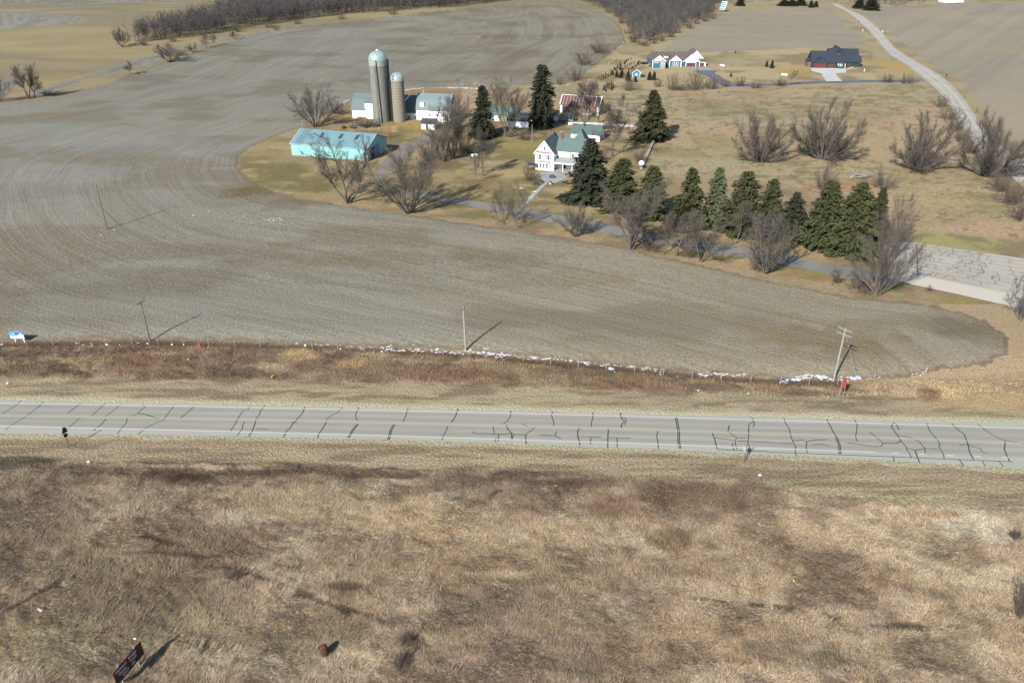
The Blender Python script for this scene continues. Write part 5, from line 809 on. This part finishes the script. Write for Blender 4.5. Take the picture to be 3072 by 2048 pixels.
t = house('picnic_table', 'white picnic table on the lawn between the bare trees', 'picnic table', az(2, 2005, 1130), 25); MB().box(-1.1, -.45, .7, 1.1, .45, .78).build('table_top', M_TRIM, t)
for yy in (-.95, .75): MB().box(-1.1, yy, .4, 1.1, yy + .25, .46).build('bench', M_TRIM, t)
for xx in (-.8, .7): MB().box(xx, -.8, 0, xx + .1, .8, .7).build('leg', M_TRIM, t)
for i, (x, y, lb) in enumerate(((2080, 842, 'white slab lying by the barn yard edge'), )): pass
g = house('scrap_heap', 'dark heap of farm scrap behind the turquoise shed', 'scrap heap', az('T', 1420, 250), 10); rg = np.random.default_rng(31)
for i in range(14): x, y = rg.uniform(-7, 7), rg.uniform(-1.5, 1.5); blob('scrap_piece', [M_DARKR, M_BLACKM, M_RUSTM, M_NAVYR][i % 4], (x, y, 0), (rg.uniform(.5, 1.2), .6, rg.uniform(.4, .9)), 90 + i, g)
# ---------------------------------------------------------------- trees
def norm(v): return v / (np.linalg.norm(v) + 1e-9)
def skel(seed, st):
    rg = np.random.default_rng(seed); S = []; H0 = st['h']
    def br(p, d, L, r, lv):
        n = st['n'][lv]; kids = st['k'][lv] if lv < len(st['k']) else 0
        for i in range(n):
            d = norm(d + rg.normal(0, st['w'][lv], 3) + np.array([0, 0, st['up'][lv]])); q = p + d * L / n; r0 = r * (1 - .8 * i / n); r1 = r * (1 - .8 * (i + 1) / n)
            S.append((p, q, r0, r1, lv)); p = q
            if kids and (i + 1) / n > st['s'][lv]:
                c = kids if kids >= 1 else (1 if rg.random() < kids else 0)
                for _ in range(int(c)):
                    ax = norm(np.cross(d, rg.normal(0, 1, 3))); a = R(st['a'][lv] * rg.uniform(.6, 1.3)); dd = norm(d * math.cos(a) + ax * math.sin(a))
                    if p[2] < H0 * .12 and dd[2] < 0: dd[2] = .1
                    br(p, dd, L * st['q'][lv] * rg.uniform(.6, 1.15) * (1 - .45 * (i + 1) / n), max(r1 * .62, .012), lv + 1)
    for t in range(st['nt']):
        a = t * 2.4 + rg.uniform(-.3, .3); ln = R(st['lean'] * math.sqrt((t + .6) / st['nt']) * rg.uniform(.9, 1.15)) if st['nt'] > 1 else R(rg.uniform(0, 6)); d = np.array([math.cos(a) * math.sin(ln), math.sin(a) * math.sin(ln), math.cos(ln)])
        br(np.array([math.cos(a), math.sin(a), -.3]) * np.array([st['b'], st['b'], 1]), d, H0 * rg.uniform(.75, 1.05), st['r'] * rg.uniform(.7, 1.1), 0)
    return S
def segmesh(name, S, n, scale=1.):
    A = np.array([s[0] for s in S]); B = np.array([s[1] for s in S]); r0 = np.array([s[2] for s in S]) * scale; r1 = np.array([s[3] for s in S]) * scale; D = B - A; D /= np.linalg.norm(D, axis=1)[:, None] + 1e-9
    up = np.where(np.abs(D[:, 2:3]) < .9, np.array([[0, 0, 1.]]), np.array([[1., 0, 0]])); E_ = np.cross(D, up); E_ /= np.linalg.norm(E_, axis=1)[:, None]; G_ = np.cross(D, E_); an = 2 * np.pi * np.arange(n) / n; cs, sn_ = np.cos(an), np.sin(an)
    ring = E_[:, None, :] * cs[None, :, None] + G_[:, None, :] * sn_[None, :, None]; V = np.concatenate([A[:, None] + ring * r0[:, None, None], B[:, None] + ring * r1[:, None, None]], 1).reshape(-1, 3); i = np.arange(n); j = (i + 1) % n
    q = np.stack([i, j, j + n, i + n], 1)[None] + (np.arange(len(S)) * 2 * n)[:, None, None]; return npmesh(name, V, q.reshape(-1, 4), 4)
STY = dict(
    vase=dict(h=14, nt=9, lean=46, b=.3, r=.21, n=(9, 7, 4), w=(.08, .13, .18), up=(.01, .02, .01), k=(2, 2), s=(.28, .12), a=(28, 36), q=(.5, .5)),
    spread=dict(h=13, nt=13, lean=72, b=.45, r=.24, n=(9, 7, 4), w=(.09, .14, .18), up=(.06, .04, .03), k=(2, 2), s=(.22, .1), a=(28, 36), q=(.46, .5)),
    oak=dict(h=14, nt=1, lean=4, b=.0, r=.38, n=(9, 8, 6, 4), w=(.07, .14, .18, .2), up=(.03, .03, .02, .0), k=(2, 2, 1.6), s=(.28, .15, .1), a=(52, 42, 42), q=(.74, .55, .5)),
    twin=dict(h=15, nt=5, lean=26, b=.35, r=.25, n=(9, 8, 5), w=(.08, .13, .18), up=(.02, .03, .02), k=(2, 3), s=(.38, .12), a=(36, 38), q=(.58, .48)),
    lean=dict(h=11, nt=4, lean=40, b=.3, r=.2, n=(8, 7, 5), w=(.14, .17, .2), up=(.04, .03, .02), k=(2, 2), s=(.34, .12), a=(40, 42), q=(.66, .52)),
    thin=dict(h=8, nt=1, lean=4, b=0, r=.12, n=(9, 6, 4), w=(.08, .14, .18), up=(.03, .04, .02), k=(2, 2), s=(.3, .15), a=(42, 38), q=(.55, .45)),
    shrub=dict(h=4, nt=16, lean=52, b=.5, r=.04, n=(6, 4), w=(.12, .16), up=(.03, .03), k=(2,), s=(.15,), a=(34,), q=(.5,)))
def twigs(S, per, l0, l1, w, seed):
    rg = np.random.default_rng(seed); A = np.array([q[0] for q in S]); B = np.array([q[1] for q in S]); i = np.repeat(np.arange(len(S)), per); t = rg.random(len(i))[:, None]; P = A[i] * (1 - t) + B[i] * t; D = B[i] - A[i]; D /= np.linalg.norm(D, axis=1)[:, None] + 1e-9
    D = D * .9 + rg.normal(0, .55, D.shape) + np.array([0, 0, .12]); D /= np.linalg.norm(D, axis=1)[:, None]; L = rg.uniform(l0, l1, len(i))[:, None]; sd = np.cross(D, rg.normal(0, 1, D.shape)); sd /= np.linalg.norm(sd, axis=1)[:, None] + 1e-9
    return np.stack([P - sd * w, P + sd * w, P + D * L], 1).reshape(-1, 3)
def crownmesh(S, per, l0, l1, w, seed):
    m = segmesh('tmp', S, 3); n = len(m.vertices); V = np.empty(n * 3, np.float32); m.vertices.foreach_get('co', V); V = V.reshape(-1, 3); F = np.empty(len(m.polygons) * 4, np.int32); m.polygons.foreach_get('vertices', F) if False else m.loops.foreach_get('vertex_index', F); F = F.reshape(-1, 4)
    bpy.data.meshes.remove(m); T_ = twigs(S, per, l0, l1, w, seed); F3 = np.concatenate([F[:, [0, 1, 2]], F[:, [0, 2, 3]], np.arange(len(T_)).reshape(-1, 3) + n]); return npmesh('crown', np.concatenate([V, T_]), F3)
M_BARK = mat('bark', K(118, 111, 102), .95, 5, .3, randobj=.14, stretch=(3, 3, .6)); M_TWIG = mat('twigs', K(112, 106, 100), .95, 2, .25, randobj=.14); M_TWIGR = mat('reddish_twigs', K(112, 99, 92), .95, 2, .25, randobj=.14)
PRO = {}
def proto(st, v):
    if (st, v) not in PRO:
        S = skel(v * 13 + hash_(st), dict(STY[st])); cut = 1 if st != 'shrub' else 0; tr = [s for s in S if s[4] <= cut]; cr = [s for s in S if s[4] > cut]; zs = max(s[1][2] for s in S); xr = np.percentile([np.hypot(s[1][0], s[1][1]) for s in S], 93)
        a = segmesh('trunk', tr, 5, 1.2); b = crownmesh([(q[0], q[1], max(q[2], .017), max(q[3], .01), 0) for q in cr], *((3, .4, 1.1, .0125) if st != 'shrub' else (3, .4, 1.0, .012)), v + 5); a.materials.append(M_BARK); b.materials.append(M_TWIGR if st == 'shrub' else M_TWIG); PRO[(st, v)] = (a, b, zs, xr)
    return PRO[(st, v)]
def hash_(s): return sum(ord(c) * (i + 3) for i, c in enumerate(s)) % 997
def baretree(label, p, vtop, wpx, st='vase', v=0, rot=0., name='bare_tree', cat='tree', group='bare trees around the farm', h=None, hm=1.0):
    a, b, zs, xr = proto(st, v); hh = (hgt(p, vtop) if h is None else h) * hm; w = 1.0 * wpx / FD * depth(p) / 2; g = empty(name, p, rot, label, cat, group); s = hh / zs; sx = max(.4 * s, min(2.4 * s, w / xr)); g.scale = (sx, sx, s)
    for me, nm in ((a, 'trunk'), (b, 'crown')): o = bpy.data.objects.new(nm, me); COL.objects.link(o); o.parent = g
    return g
T = [
 ('bushy many-stemmed tree behind the left end of the turquoise shed', (726, 292), 188, 115, 'vase', 0), ('spreading bare tree in front of the turquoise shed', (800, 466), 300, 135, 'lean', 0), ('wide vase-shaped tree where the farm drive starts', (940, 488), 330, 165, 'vase', 1),
 ('bare tree with ivy in front of the gambrel barn', (1040, 366), 222, 95, 'twin', 0), ('dense bushy tree left of the ivy tree', (1018, 372), 262, 90, 'vase', 2), ('slim bare tree left of the farmhouse casting a long shadow', (1109, 404), 288, 62, 'oak', 0), ('smallest slim tree left of the farmhouse', (1093, 421), 352, 34, 'thin', 0),
 ('tall fan-shaped tree beside the grey roofed shed', (1167, 315), 166, 96, 'twin', 1), ('tall bare tree rising behind the farmhouse roof', (1341, 318), 187, 88, 'oak', 1), ('tall gnarled tree right of the farmhouse', (1407, 360), 209, 92, 'oak', 2), ('crooked small tree left of the garden path foot', (1157, 516), 408, 52, 'lean', 1), ('leaning bare tree at the foot of the garden path', (1192, 524), 405, 66, 'lean', 2),
 ('round twiggy tree on the far side of the drive below the path', (1321, 544), 458, 92, 'vase', 3), ('large pale many-stemmed tree before the spruces', (1449, 571), 398, 135, 'twin', 2), ('thin tree right of the large pale tree', (1524, 584), 486, 50, 'thin', 1), ('ivy-clad tree before the second spruce group', (1553, 588), 477, 88, 'oak', 3), ('low tree leaning right across the drive', (1612, 601), 485, 115, 'lean', 3),
 ('spreading tree near the right end of the drive', (1758, 627), 490, 120, 'vase', 1), ('little bare tree between field and drive', (1911, 656), 606, 56, 'thin', 2), ('big double tree where the drive meets the old pavement', (2016, 678), 505, 145, 'vase', 0), ('bare tree behind the big double tree', (2044, 590), 438, 105, 'vase', 2), ('bare tree at the right edge below the old pavement', (2342, 736), 632, 80, 'lean', 1),
 ('leftmost broad pasture tree', (1746, 371), 248, 128, 'spread', 1), ('second pasture tree with thick trunk and low spreading limbs', (1889, 366), 222, 160, 'spread', 2), ('third pasture tree with fan of limbs from its base', (2109, 390), 255, 150, 'spread', 2), ('broad tree in front of the gravel road at right', (2265, 405), 253, 175, 'spread', 3),
 ('tall slanting bare tree at the left edge hedge', (66, 227), 147, 58, 'twin', 3), ('smaller round bare tree right of the slanting one', (81, 225), 171, 42, 'oak', 3), ('half cut off bare tree at the left picture edge', (2, 234), 160, 50, 'vase', 0), ('dark multi-stemmed tree alone left of the wood', (281, 108), 57, 52, 'vase', 3), ('wide dark tree clump on the hill field hedge', (392, 143), 97, 68, 'vase', 1),
 ('small bare tree at middle of the hill hedge', (299, 171), 139, 34, 'oak', 0), ('first small tree right of the wide hedge clump', (443, 121), 97, 28, 'vase', 2), ('second small tree right of the wide hedge clump', (474, 110), 86, 22, 'oak', 1), ('third small tree right of the wide hedge clump', (491, 105), 77, 22, 'oak', 2), ('lone hedge tree under the wood edge', (541, 91), 70, 24, 'oak', 3), ('last little hedge tree before the hill field top', (634, 70), 55, 20, 'vase', 0),
 ('bare tree behind the ridge of the gambrel barn', (1046, 300), 205, 80, 'vase', 3), ('bare tree beside the red barn', (1375, 285), 215, 44, 'oak', 0), ('small tree by the white gas tank near the dark house', (1815, 196), 160, 26, 'thin', 0), ('bare tree in the nursery rows near the wood', (1463, 104), 72, 24, 'oak', 2), ('thin tree in front of dark spruces near the drive', (1690, 560), 460, 60, 'thin', 1), ('tangled tree before the middle spruces', (1745, 575), 470, 80, 'oak', 2)]
for i, (lb, b_, vt, w, st, v) in enumerate(T): baretree(lb, at(*b_), vt, w, st, v, rot=i * 2.1)
SH = [('upright reddish shrub standing behind the spruces', (1890, 436), 380, 46), ('dark round bush right of the fallen branches', (2024, 432), 390, 58), ('brown bush at the corner where the fence meets the gravel road', (2160, 246), 218, 34), ('second bush down the gravel road fence', (2176, 275), 240, 44), ('third bush down the gravel road fence', (2192, 300), 262, 46), ('fourth bush down the gravel road fence', (2208, 325), 285, 44), ('fifth bush down the gravel road fence', (2226, 352), 310, 44),
 ('brown bush below the broad roadside tree', (2292, 440), 395, 56), ('dark thorny bush at right above the old pavement', (2322, 470), 415, 60), ('bush at the right edge below the thorny bush', (2345, 505), 445, 60), ('low thicket near the bushy tree behind the machine shed', (776, 262), 232, 44), ('dark thicket behind the turquoise shed roof', (842, 290), 272, 60), ('thicket left of the ivy tree', (985, 368), 325, 60), ('twiggy bush right of the ivy tree', (1066, 350), 300, 60),
 ('dark clipped bush below the tall fan tree', (1124, 318), 293, 22), ('grey bush on the lawn left of the house', (1204, 322), 300, 36), ('dark bushes at the left end of the patio', (1214, 415), 380, 32), ('second dark bush at the patio edge', (1232, 425), 405, 26), ('brown bush under the gnarled tree', (1380, 372), 340, 40), ('purple-grey bush near the satellite dish', (1470, 375), 345, 36),
 ('fan-shaped bush on the fence line behind the red barn', (1346, 209), 182, 38), ('round grey bush on the pasture fence', (1400, 205), 186, 24), ('thin orange bush on the pasture fence', (1443, 209), 178, 24), ('bush near the blue shed on the pasture fence', (1510, 200), 180, 20), ('dark bush in front of the blue house', (1544, 208), 170, 32), ('low bush between the two fence bushes', (1566, 208), 194, 30), ('tall fan bush in front of the blue house', (1592, 207), 160, 44), ('right-hand fan bush near the drive bend', (1632, 205), 174, 34),
 ('bush by the asphalt drive middle', (1700, 198), 178, 26), ('small bush right of the drive bend', (1664, 200), 182, 20), ('low dark bush at the drive left of the white apron', (1735, 203), 186, 30), ('bush left of the white drive', (1792, 198), 180, 34), ('bush right of the white drive', (2038, 190), 170, 30), ('bush near the gravel road end of the drive', (2080, 192), 170, 34), ('low scrub below the left hedge trees', (110, 218), 207, 34), ('scrub below the right hedge', (418, 128), 117, 30),
 ('reddish bush on the hill field corner', (1340, 150), 118, 50), ('reddish bush behind the red barn roof', (1322, 185), 150, 44), ('purple scrub right of the hill field edge', (1375, 122), 96, 44), ('scrub at the fence behind the barns', (1285, 195), 176, 20), ('dark thorn bush in the lower right prairie', (2345, 1420), 1350, 60), ('dark dense weed clump right of the brown sign', (540, 1330), 1300, 44), ('first dark weed clump in the lower prairie', (932, 1482), 1452, 34), ('second dark weed clump in the lower prairie', (922, 1530), 1495, 30), ('small dark weed clump at far right in pale grass', (2330, 1238), 1216, 26),
 ('brush under the leaning trees along the drive', (1495, 575), 545, 60), ('brush between the thin tree and the ivy tree', (1580, 590), 555, 50), ('brush left of the spreading tree on the drive', (1738, 622), 585, 36), ('brush at the foot of the big double tree', (1975, 665), 640, 60), ('dark round bush on the old pavement edge', (2134, 668), 655, 16)]
for i, (lb, b_, vt, w) in enumerate(SH): baretree(lb, at(*b_), vt, w * 1.15, 'shrub', i % 4, rot=i * 1.3, name='bare_shrub', cat='shrub', group='leafless shrubs', hm=1.1)
# fallen grey branches in the pasture
p = at(1975, 408); g = empty('brush_pile', p, .3, 'fallen pale grey branches heaped in the pasture', 'brush pile'); S = skel(77, dict(STY['lean'])); 
Sb = [(np.array([s[0][2] * .75 - 4, s[0][0] * .55, abs(s[0][1]) * .22 + .2]), np.array([s[1][2] * .75 - 4, s[1][0] * .55, abs(s[1][1]) * .22 + .2]), s[2], s[3], s[4]) for s in S if s[4] < 3]; link('branches', segmesh('branches', Sb, 5), mat('dead_wood', K(182, 178, 172), .9, 4, .2), g)
# ---- spruces
def spruce_mesh(seed, Hh=15., Rr=3.2, gap=.0, droop=.25, power=.85):
    rg = np.random.default_rng(seed); V = []; S = [(np.array([0, 0, -.3]), np.array([0, 0, Hh * .98]), .24, .03, 0)]
    lob = rg.uniform(.62, 1.28, (12, 6))
    for ib in range(820):
        u_ = rg.random() ** 1.25; z = Hh * (.03 + .955 * u_); f = 1 - z / Hh
        if rg.random() < gap: continue
        a = rg.uniform(0, 2 * math.pi); rad = (Rr * f ** power + .12) * lob[int(u_ * 11.9), int(a / 6.2832 * 5.99)]; L = rad * rg.uniform(.75, 1.12); d = np.array([math.cos(a), math.sin(a), 0]); sd = np.array([-d[1], d[0], 0]); m = max(3, int(L / .2)); up = .4 * (1 - f) + .12
        for j in range(m):
            t = (j + rg.random()) / m; t0 = .2 + .8 * t; r = L * t0; zz = z + r * up - droop * r * r / max(rad, .5) * 1.2; c = d * r + rg.normal(0, .07, 3) + np.array([0, 0, zz]); w = (.12 + .17 * (1 - t)) * (.65 + .5 * f)
            for s in (-1, 1):
                tip = c + sd * s * w * rg.uniform(1.0, 2.6) + d * rg.uniform(.1, .5) + np.array([0, 0, rg.uniform(-.4, .3)]); b0 = c - d * .17 + np.array([0, 0, rg.uniform(0, .2)]); b1 = c + d * .17 - np.array([0, 0, rg.uniform(.05, .25)]); V += [b0, b1, tip]
        if ib % 2: S.append((np.array([0, 0, z]), d * L * .8 + np.array([0, 0, z + L * .8 * up - droop * .8 * L]), .04, .01, 1))
    me = npmesh('crown', np.array(V), np.arange(len(V)).reshape(-1, 3)); return me, segmesh('trunk', S, 5), Hh, Rr
M_SPR = [mat('spruce_needles', K(55, 62, 38), .85, 1.3, .4, rgb2=K(94, 98, 58), randobj=.18), mat('dark_needles', K(42, 49, 36), .85, 1.3, .4, rgb2=K(68, 72, 52), randobj=.15), mat('pale_needles', K(92, 102, 76), .85, 1.3, .3, rgb2=K(112, 118, 88))]
SP = [spruce_mesh(1, gap=.12, power=.64), spruce_mesh(2, gap=.25, power=.6), spruce_mesh(3, Rr=2.2, gap=.32, droop=.55, power=.45), spruce_mesh(4, Rr=2.6, gap=.2, droop=.4, power=.6), spruce_mesh(5, Rr=3.4, power=.56), spruce_mesh(6, gap=.1, power=.85, droop=.32)]
def spruce(label, p, vtop, wpx, v, m, rot=0., name='spruce_tree', group='spruces around the farm', h=None):
    me, tr, Hh, Rr = SP[v]; hh = hgt(p, vtop) if h is None else h; w = wpx / FD * depth(p) / 2; g = empty(name, p, rot, label, 'tree' if name != 'conifer_seedling' else 'seedling', group); g.scale = (w / Rr * 1.1, w / Rr * 1.1, hh / Hh); o = bpy.data.objects.new('crown', me); COL.objects.link(o); o.parent = g
    if not me.materials: me.materials.append(M_SPR[m])
    o.material_slots[0].link = 'OBJECT'; o.material_slots[0].material = M_SPR[m]
    if not tr.materials: tr.materials.append(M_BARK)
    o = bpy.data.objects.new('trunk', tr); COL.objects.link(o); o.parent = g
for i, (lb, b_, vt, w, v, m) in enumerate([
    ('ragged dark spruce left of the tall fan tree', (1110, 316), 196, 52, 3, 1), ('tallest shaggy dark spruce behind the sheds', (1243, 291), 149, 58, 2, 1), ('lone full spruce at the far end of the stone wall', (1494, 320), 207, 80, 5, 0), ('large dark spruce hiding the right half of the farmhouse', (1352, 456), 318, 116, 5, 1), ('green spruce right of the dark house spruce', (1425, 484), 364, 88, 1, 0),
    ('spruce behind the large pale bare tree', (1490, 500), 380, 84, 0, 0), ('spruce left of the pale green one', (1577, 522), 385, 86, 5, 0), ('pale grey-green spruce in the middle of the row', (1640, 515), 384, 62, 0, 2), ('full dark green spruce right of the pale one', (1700, 535), 394, 90, 4, 0), ('narrow spruce behind the tangled tree', (1758, 546), 412, 76, 1, 0), ('shorter spruce partly hidden by twigs', (1815, 545), 442, 66, 1, 1),
    ('spruce below the upright reddish shrub', (1884, 565), 415, 88, 4, 0), ('largest spruce at the right end of the row', (1950, 580), 421, 104, 4, 0), ('slim spruce touching the right end of the row', (2001, 560), 430, 50, 0, 0)]): spruce(lb, at(*b_), vt, w, v, m, i * 1.7)
for i, (x, y, vt, w, lb) in enumerate(((1800, 14, 0, 26, 'leftmost dark evergreen at the top of the right field'), (1818, 14, 0, 26, 'second dark evergreen at the top of the right field'), (1838, 13, -3, 26, 'third dark evergreen at the top of the right field'), (1862, 18, 2, 12, 'narrow evergreen left of the gravel road top'), (1873, 17, 3, 11, 'slim evergreen next to the gravel road top'), (2000, 24, -6, 34, 'dark evergreen clump right of the gravel road top'), (1972, 20, -4, 24, 'evergreen beside the leaning roadside pole'),
    (1700, 14, -3, 22, 'dark evergreen near the solar panel'), (2420 / 1., 20, 0, 20, 'evergreen beyond the right field'))): spruce(lb, at(x, y), vt, w, 4, 1, i, group='far evergreens')
# the nursery rows and young conifers near the blue house
NS = [(1022, 178, 8), (968, 192, 8), (938, 212, 8), (922, 232, 10), (898, 252, 9), (898, 268, 9), (1172, 236, 9), (1080, 252, 8), (1150, 262, 11), (1165, 280, 10), (1034, 268, 9), (994, 285, 9), (1128, 300, 9), (950, 310, 9), (1100, 318, 9), (910, 330, 10), (1060, 345, 10), (1036, 352, 10), (870, 355, 8), (985, 372, 10), (820, 300, 14), (822, 375, 18), (770, 335, 13), (740, 365, 9), (710, 370, 12), (736, 388, 8),
      (655, 435, 12), (680, 450, 14), (678, 470, 13), (640, 480, 11), (545, 468, 9), (590, 500, 11), (545, 525, 10), (480, 500, 8), (505, 545, 12), (438, 525, 8), (400, 540, 8), (460, 568, 8), (655, 648, 12), (615, 662, 12), (580, 686, 13), (548, 706, 11), (512, 725, 13), (505, 755, 13), (548, 778, 13), (690, 712, 12), (660, 726, 13), (658, 758, 13), (310, 668, 11), (280, 686, 11), (245, 700, 10), (210, 690, 8)]
for i, (x, y, s) in enumerate(NS): p = az('N', x, y + 5); spruce('small round evergreen in the nursery rows beside the blue house', p, 0, s / 3.6, 4, 1, i, 'conifer_seedling', 'nursery rows of small evergreens', h=s * .155)
for i, (x, y, s, lb) in enumerate(((752, 512, 26, 'leftmost young spruce in the mulched bed'), (850, 488, 26, 'rear young spruce in the mulched bed'), (826, 525, 26, 'front young spruce in the mulched bed'), (972, 492, 22, 'young spruce left of the blue shed'), (945, 575, 26, 'young spruce below the bed, left one'), (992, 600, 26, 'young spruce below the bed, middle one'), (1104, 605, 24, 'young spruce below the blue shed'), (1367, 568, 34, 'left of two young spruces below the blue house'), (1453, 568, 34, 'right of two young spruces below the blue house'))):
    spruce(lb, az('N', x, y), 0, s / 3.2, 0, 1, i, 'conifer_seedling', 'young spruces on the new lawn', h=s * .13)
for i, (x, y, s, lb) in enumerate(((1376, 615, 30, 'left juniper on the lawn west of the dark house'), (1424, 628, 40, 'right taller juniper on the lawn west of the dark house'), (1048, 706, 20, 'small conifer in rough grass above the drive'), (1090, 490, 14, 'small conifer at the field edge behind the new houses'))): spruce(lb, az(4, x, y), 0, s / 4.6, 4, 1, i, 'conifer_seedling', 'young conifers between the houses', h=s * .11)
# ---- the woods: one mass, with single trees along its near edge
def wood(name, areas, seed, label):
    rg = np.random.default_rng(seed); protos = []
    for v in range(4):
        st = dict(STY['twin'] if v % 2 else STY['oak']); st['nt'] = 2 if v % 2 else 1; st['n'] = (6, 5, 3); st['k'] = (2, 2 - .6 * (v % 2)); st['w'] = (.08, .14, .18, .2); st['up'] = (.04, .05, .04, .02); st['s'] = (.3, .15, .1); st['a'] = (40, 38, 42); st['q'] = (.6, .52, .5); S = skel(200 + v, st); S = [s for s in S]; A = np.array([s[0] for s in S]); B = np.array([s[1] for s in S]); rr = np.array([max(s[2], .08) for s in S]); D = B - A; sd = np.cross(D, rg.normal(0, 1, D.shape)); sd /= np.linalg.norm(sd, axis=1)[:, None] + 1e-9
        tri = np.stack([A - sd * rr[:, None] * 1.3, A + sd * rr[:, None] * 1.3, B], 1); protos.append(tri / max(B[:, 2].max(), 1))
    out = []; cols = []
    for P, dens, h0, h1 in areas:
        x0, y0 = P.min(0); x1, y1 = P.max(0); n = int((x1 - x0) * (y1 - y0) * dens); x = rg.uniform(x0, x1, n); y = rg.uniform(y0, y1, n); k = sdf(P, x, y) > 0
        for X, Y in zip(x[k], y[k]):
            t = protos[rg.integers(4)]; hh = rg.uniform(h0, h1); a = rg.uniform(0, 6.28); ca, sa = math.cos(a), math.sin(a); Q = t * hh * np.array([1.15, 1.15, 1.]); q = Q.copy(); q[..., 0] = Q[..., 0] * ca - Q[..., 1] * sa + X; q[..., 1] = Q[..., 0] * sa + Q[..., 1] * ca + Y; q[..., 2] += float(H(X, Y)) - .2; out.append(q.astype(np.float32)); c = lin((106, 102, 101)) * rg.uniform(.7, 1.25) * KAL; cols.append(np.tile(c * rg.uniform(.93, 1.07, 3), (len(q) * 3, 1)))
    V = np.concatenate(out).reshape(-1, 3); me = npmesh(name, V, np.arange(len(V)).reshape(-1, 3)); setcol(me, np.concatenate(cols)); tag(link(name, me, mat(name, (1, 1, 1), .95, .3, .12, attr='Col')), label, 'woodland', kind='stuff'); return len(V) // 3
W1 = poly([(310, 100), (430, 88), (560, 64), (700, 46), (820, 33), (1000, 20), (1100, 10), (1170, 3), (1170, -10), (1000, -10), (820, -10), (640, -8), (640, 2), (560, 22), (480, 42), (400, 64), (330, 82)])
W2 = poly([(1330, 2), (1400, 30), (1440, 62), (1450, 88), (1478, 104), (1520, 92), (1560, 70), (1600, 48), (1640, 34), (1640, 10), (1700, -6), (1640, -12), (1300, -12)])
W3 = poly([(2010, 14), (2170, 4), (2352, 4), (2500, 0), (2500, -12), (1880, -12), (1900, 4)]); W4 = poly([(1640, 10), (1780, 4), (1900, 2), (1900, -12), (1640, -12)])
print('wood tris', wood('woodland', [(W1, .07, 9, 16), (W2, .09, 4, 11), (W3, .02, 7, 13), (W4, .014, 7, 12)], 9, 'dense grey leafless wood closing the view beyond the fields'))
ORD = ['first', 'second', 'third', 'fourth', 'fifth', 'sixth', 'seventh', 'eighth', 'ninth']; rg = np.random.default_rng(12)
k_ = 0
for (pts, n, lo, hi, lb0) in (([(1480, 104), (1520, 94), (1560, 74), (1600, 54), (1636, 42)], 9, 16, 26, 'scrub bush on the right field corner of the wood'), ([(1400, 28), (1425, 44), (1446, 84), (1452, 96)], 6, 16, 24, 'scrub bush where the wood meets the hill field'), ([(330, 104), (450, 88), (580, 66), (700, 52), (900, 32)], 8, 18, 24, 'low scrub along the front edge of the far wood')):
    P = np.array(pts, float); t = np.linspace(0, len(P) - 1, n)
    for j_ in t:
        i0 = min(int(j_), len(P) - 2); q = P[i0] + (P[i0 + 1] - P[i0]) * (j_ - i0); k_ += 1; baretree(lb0 + ', ' + ORD[int(round(j_ / (len(P) - 1) * (n - 1)))] + ' from the left', at(q[0] + rg.normal(0, 2), q[1] + 2), 0, rg.uniform(lo, hi) * 1.1, 'shrub', k_ % 4, k_, 'bare_shrub', 'shrub', 'scrub along the wood edge', h=rg.uniform(3, 6))
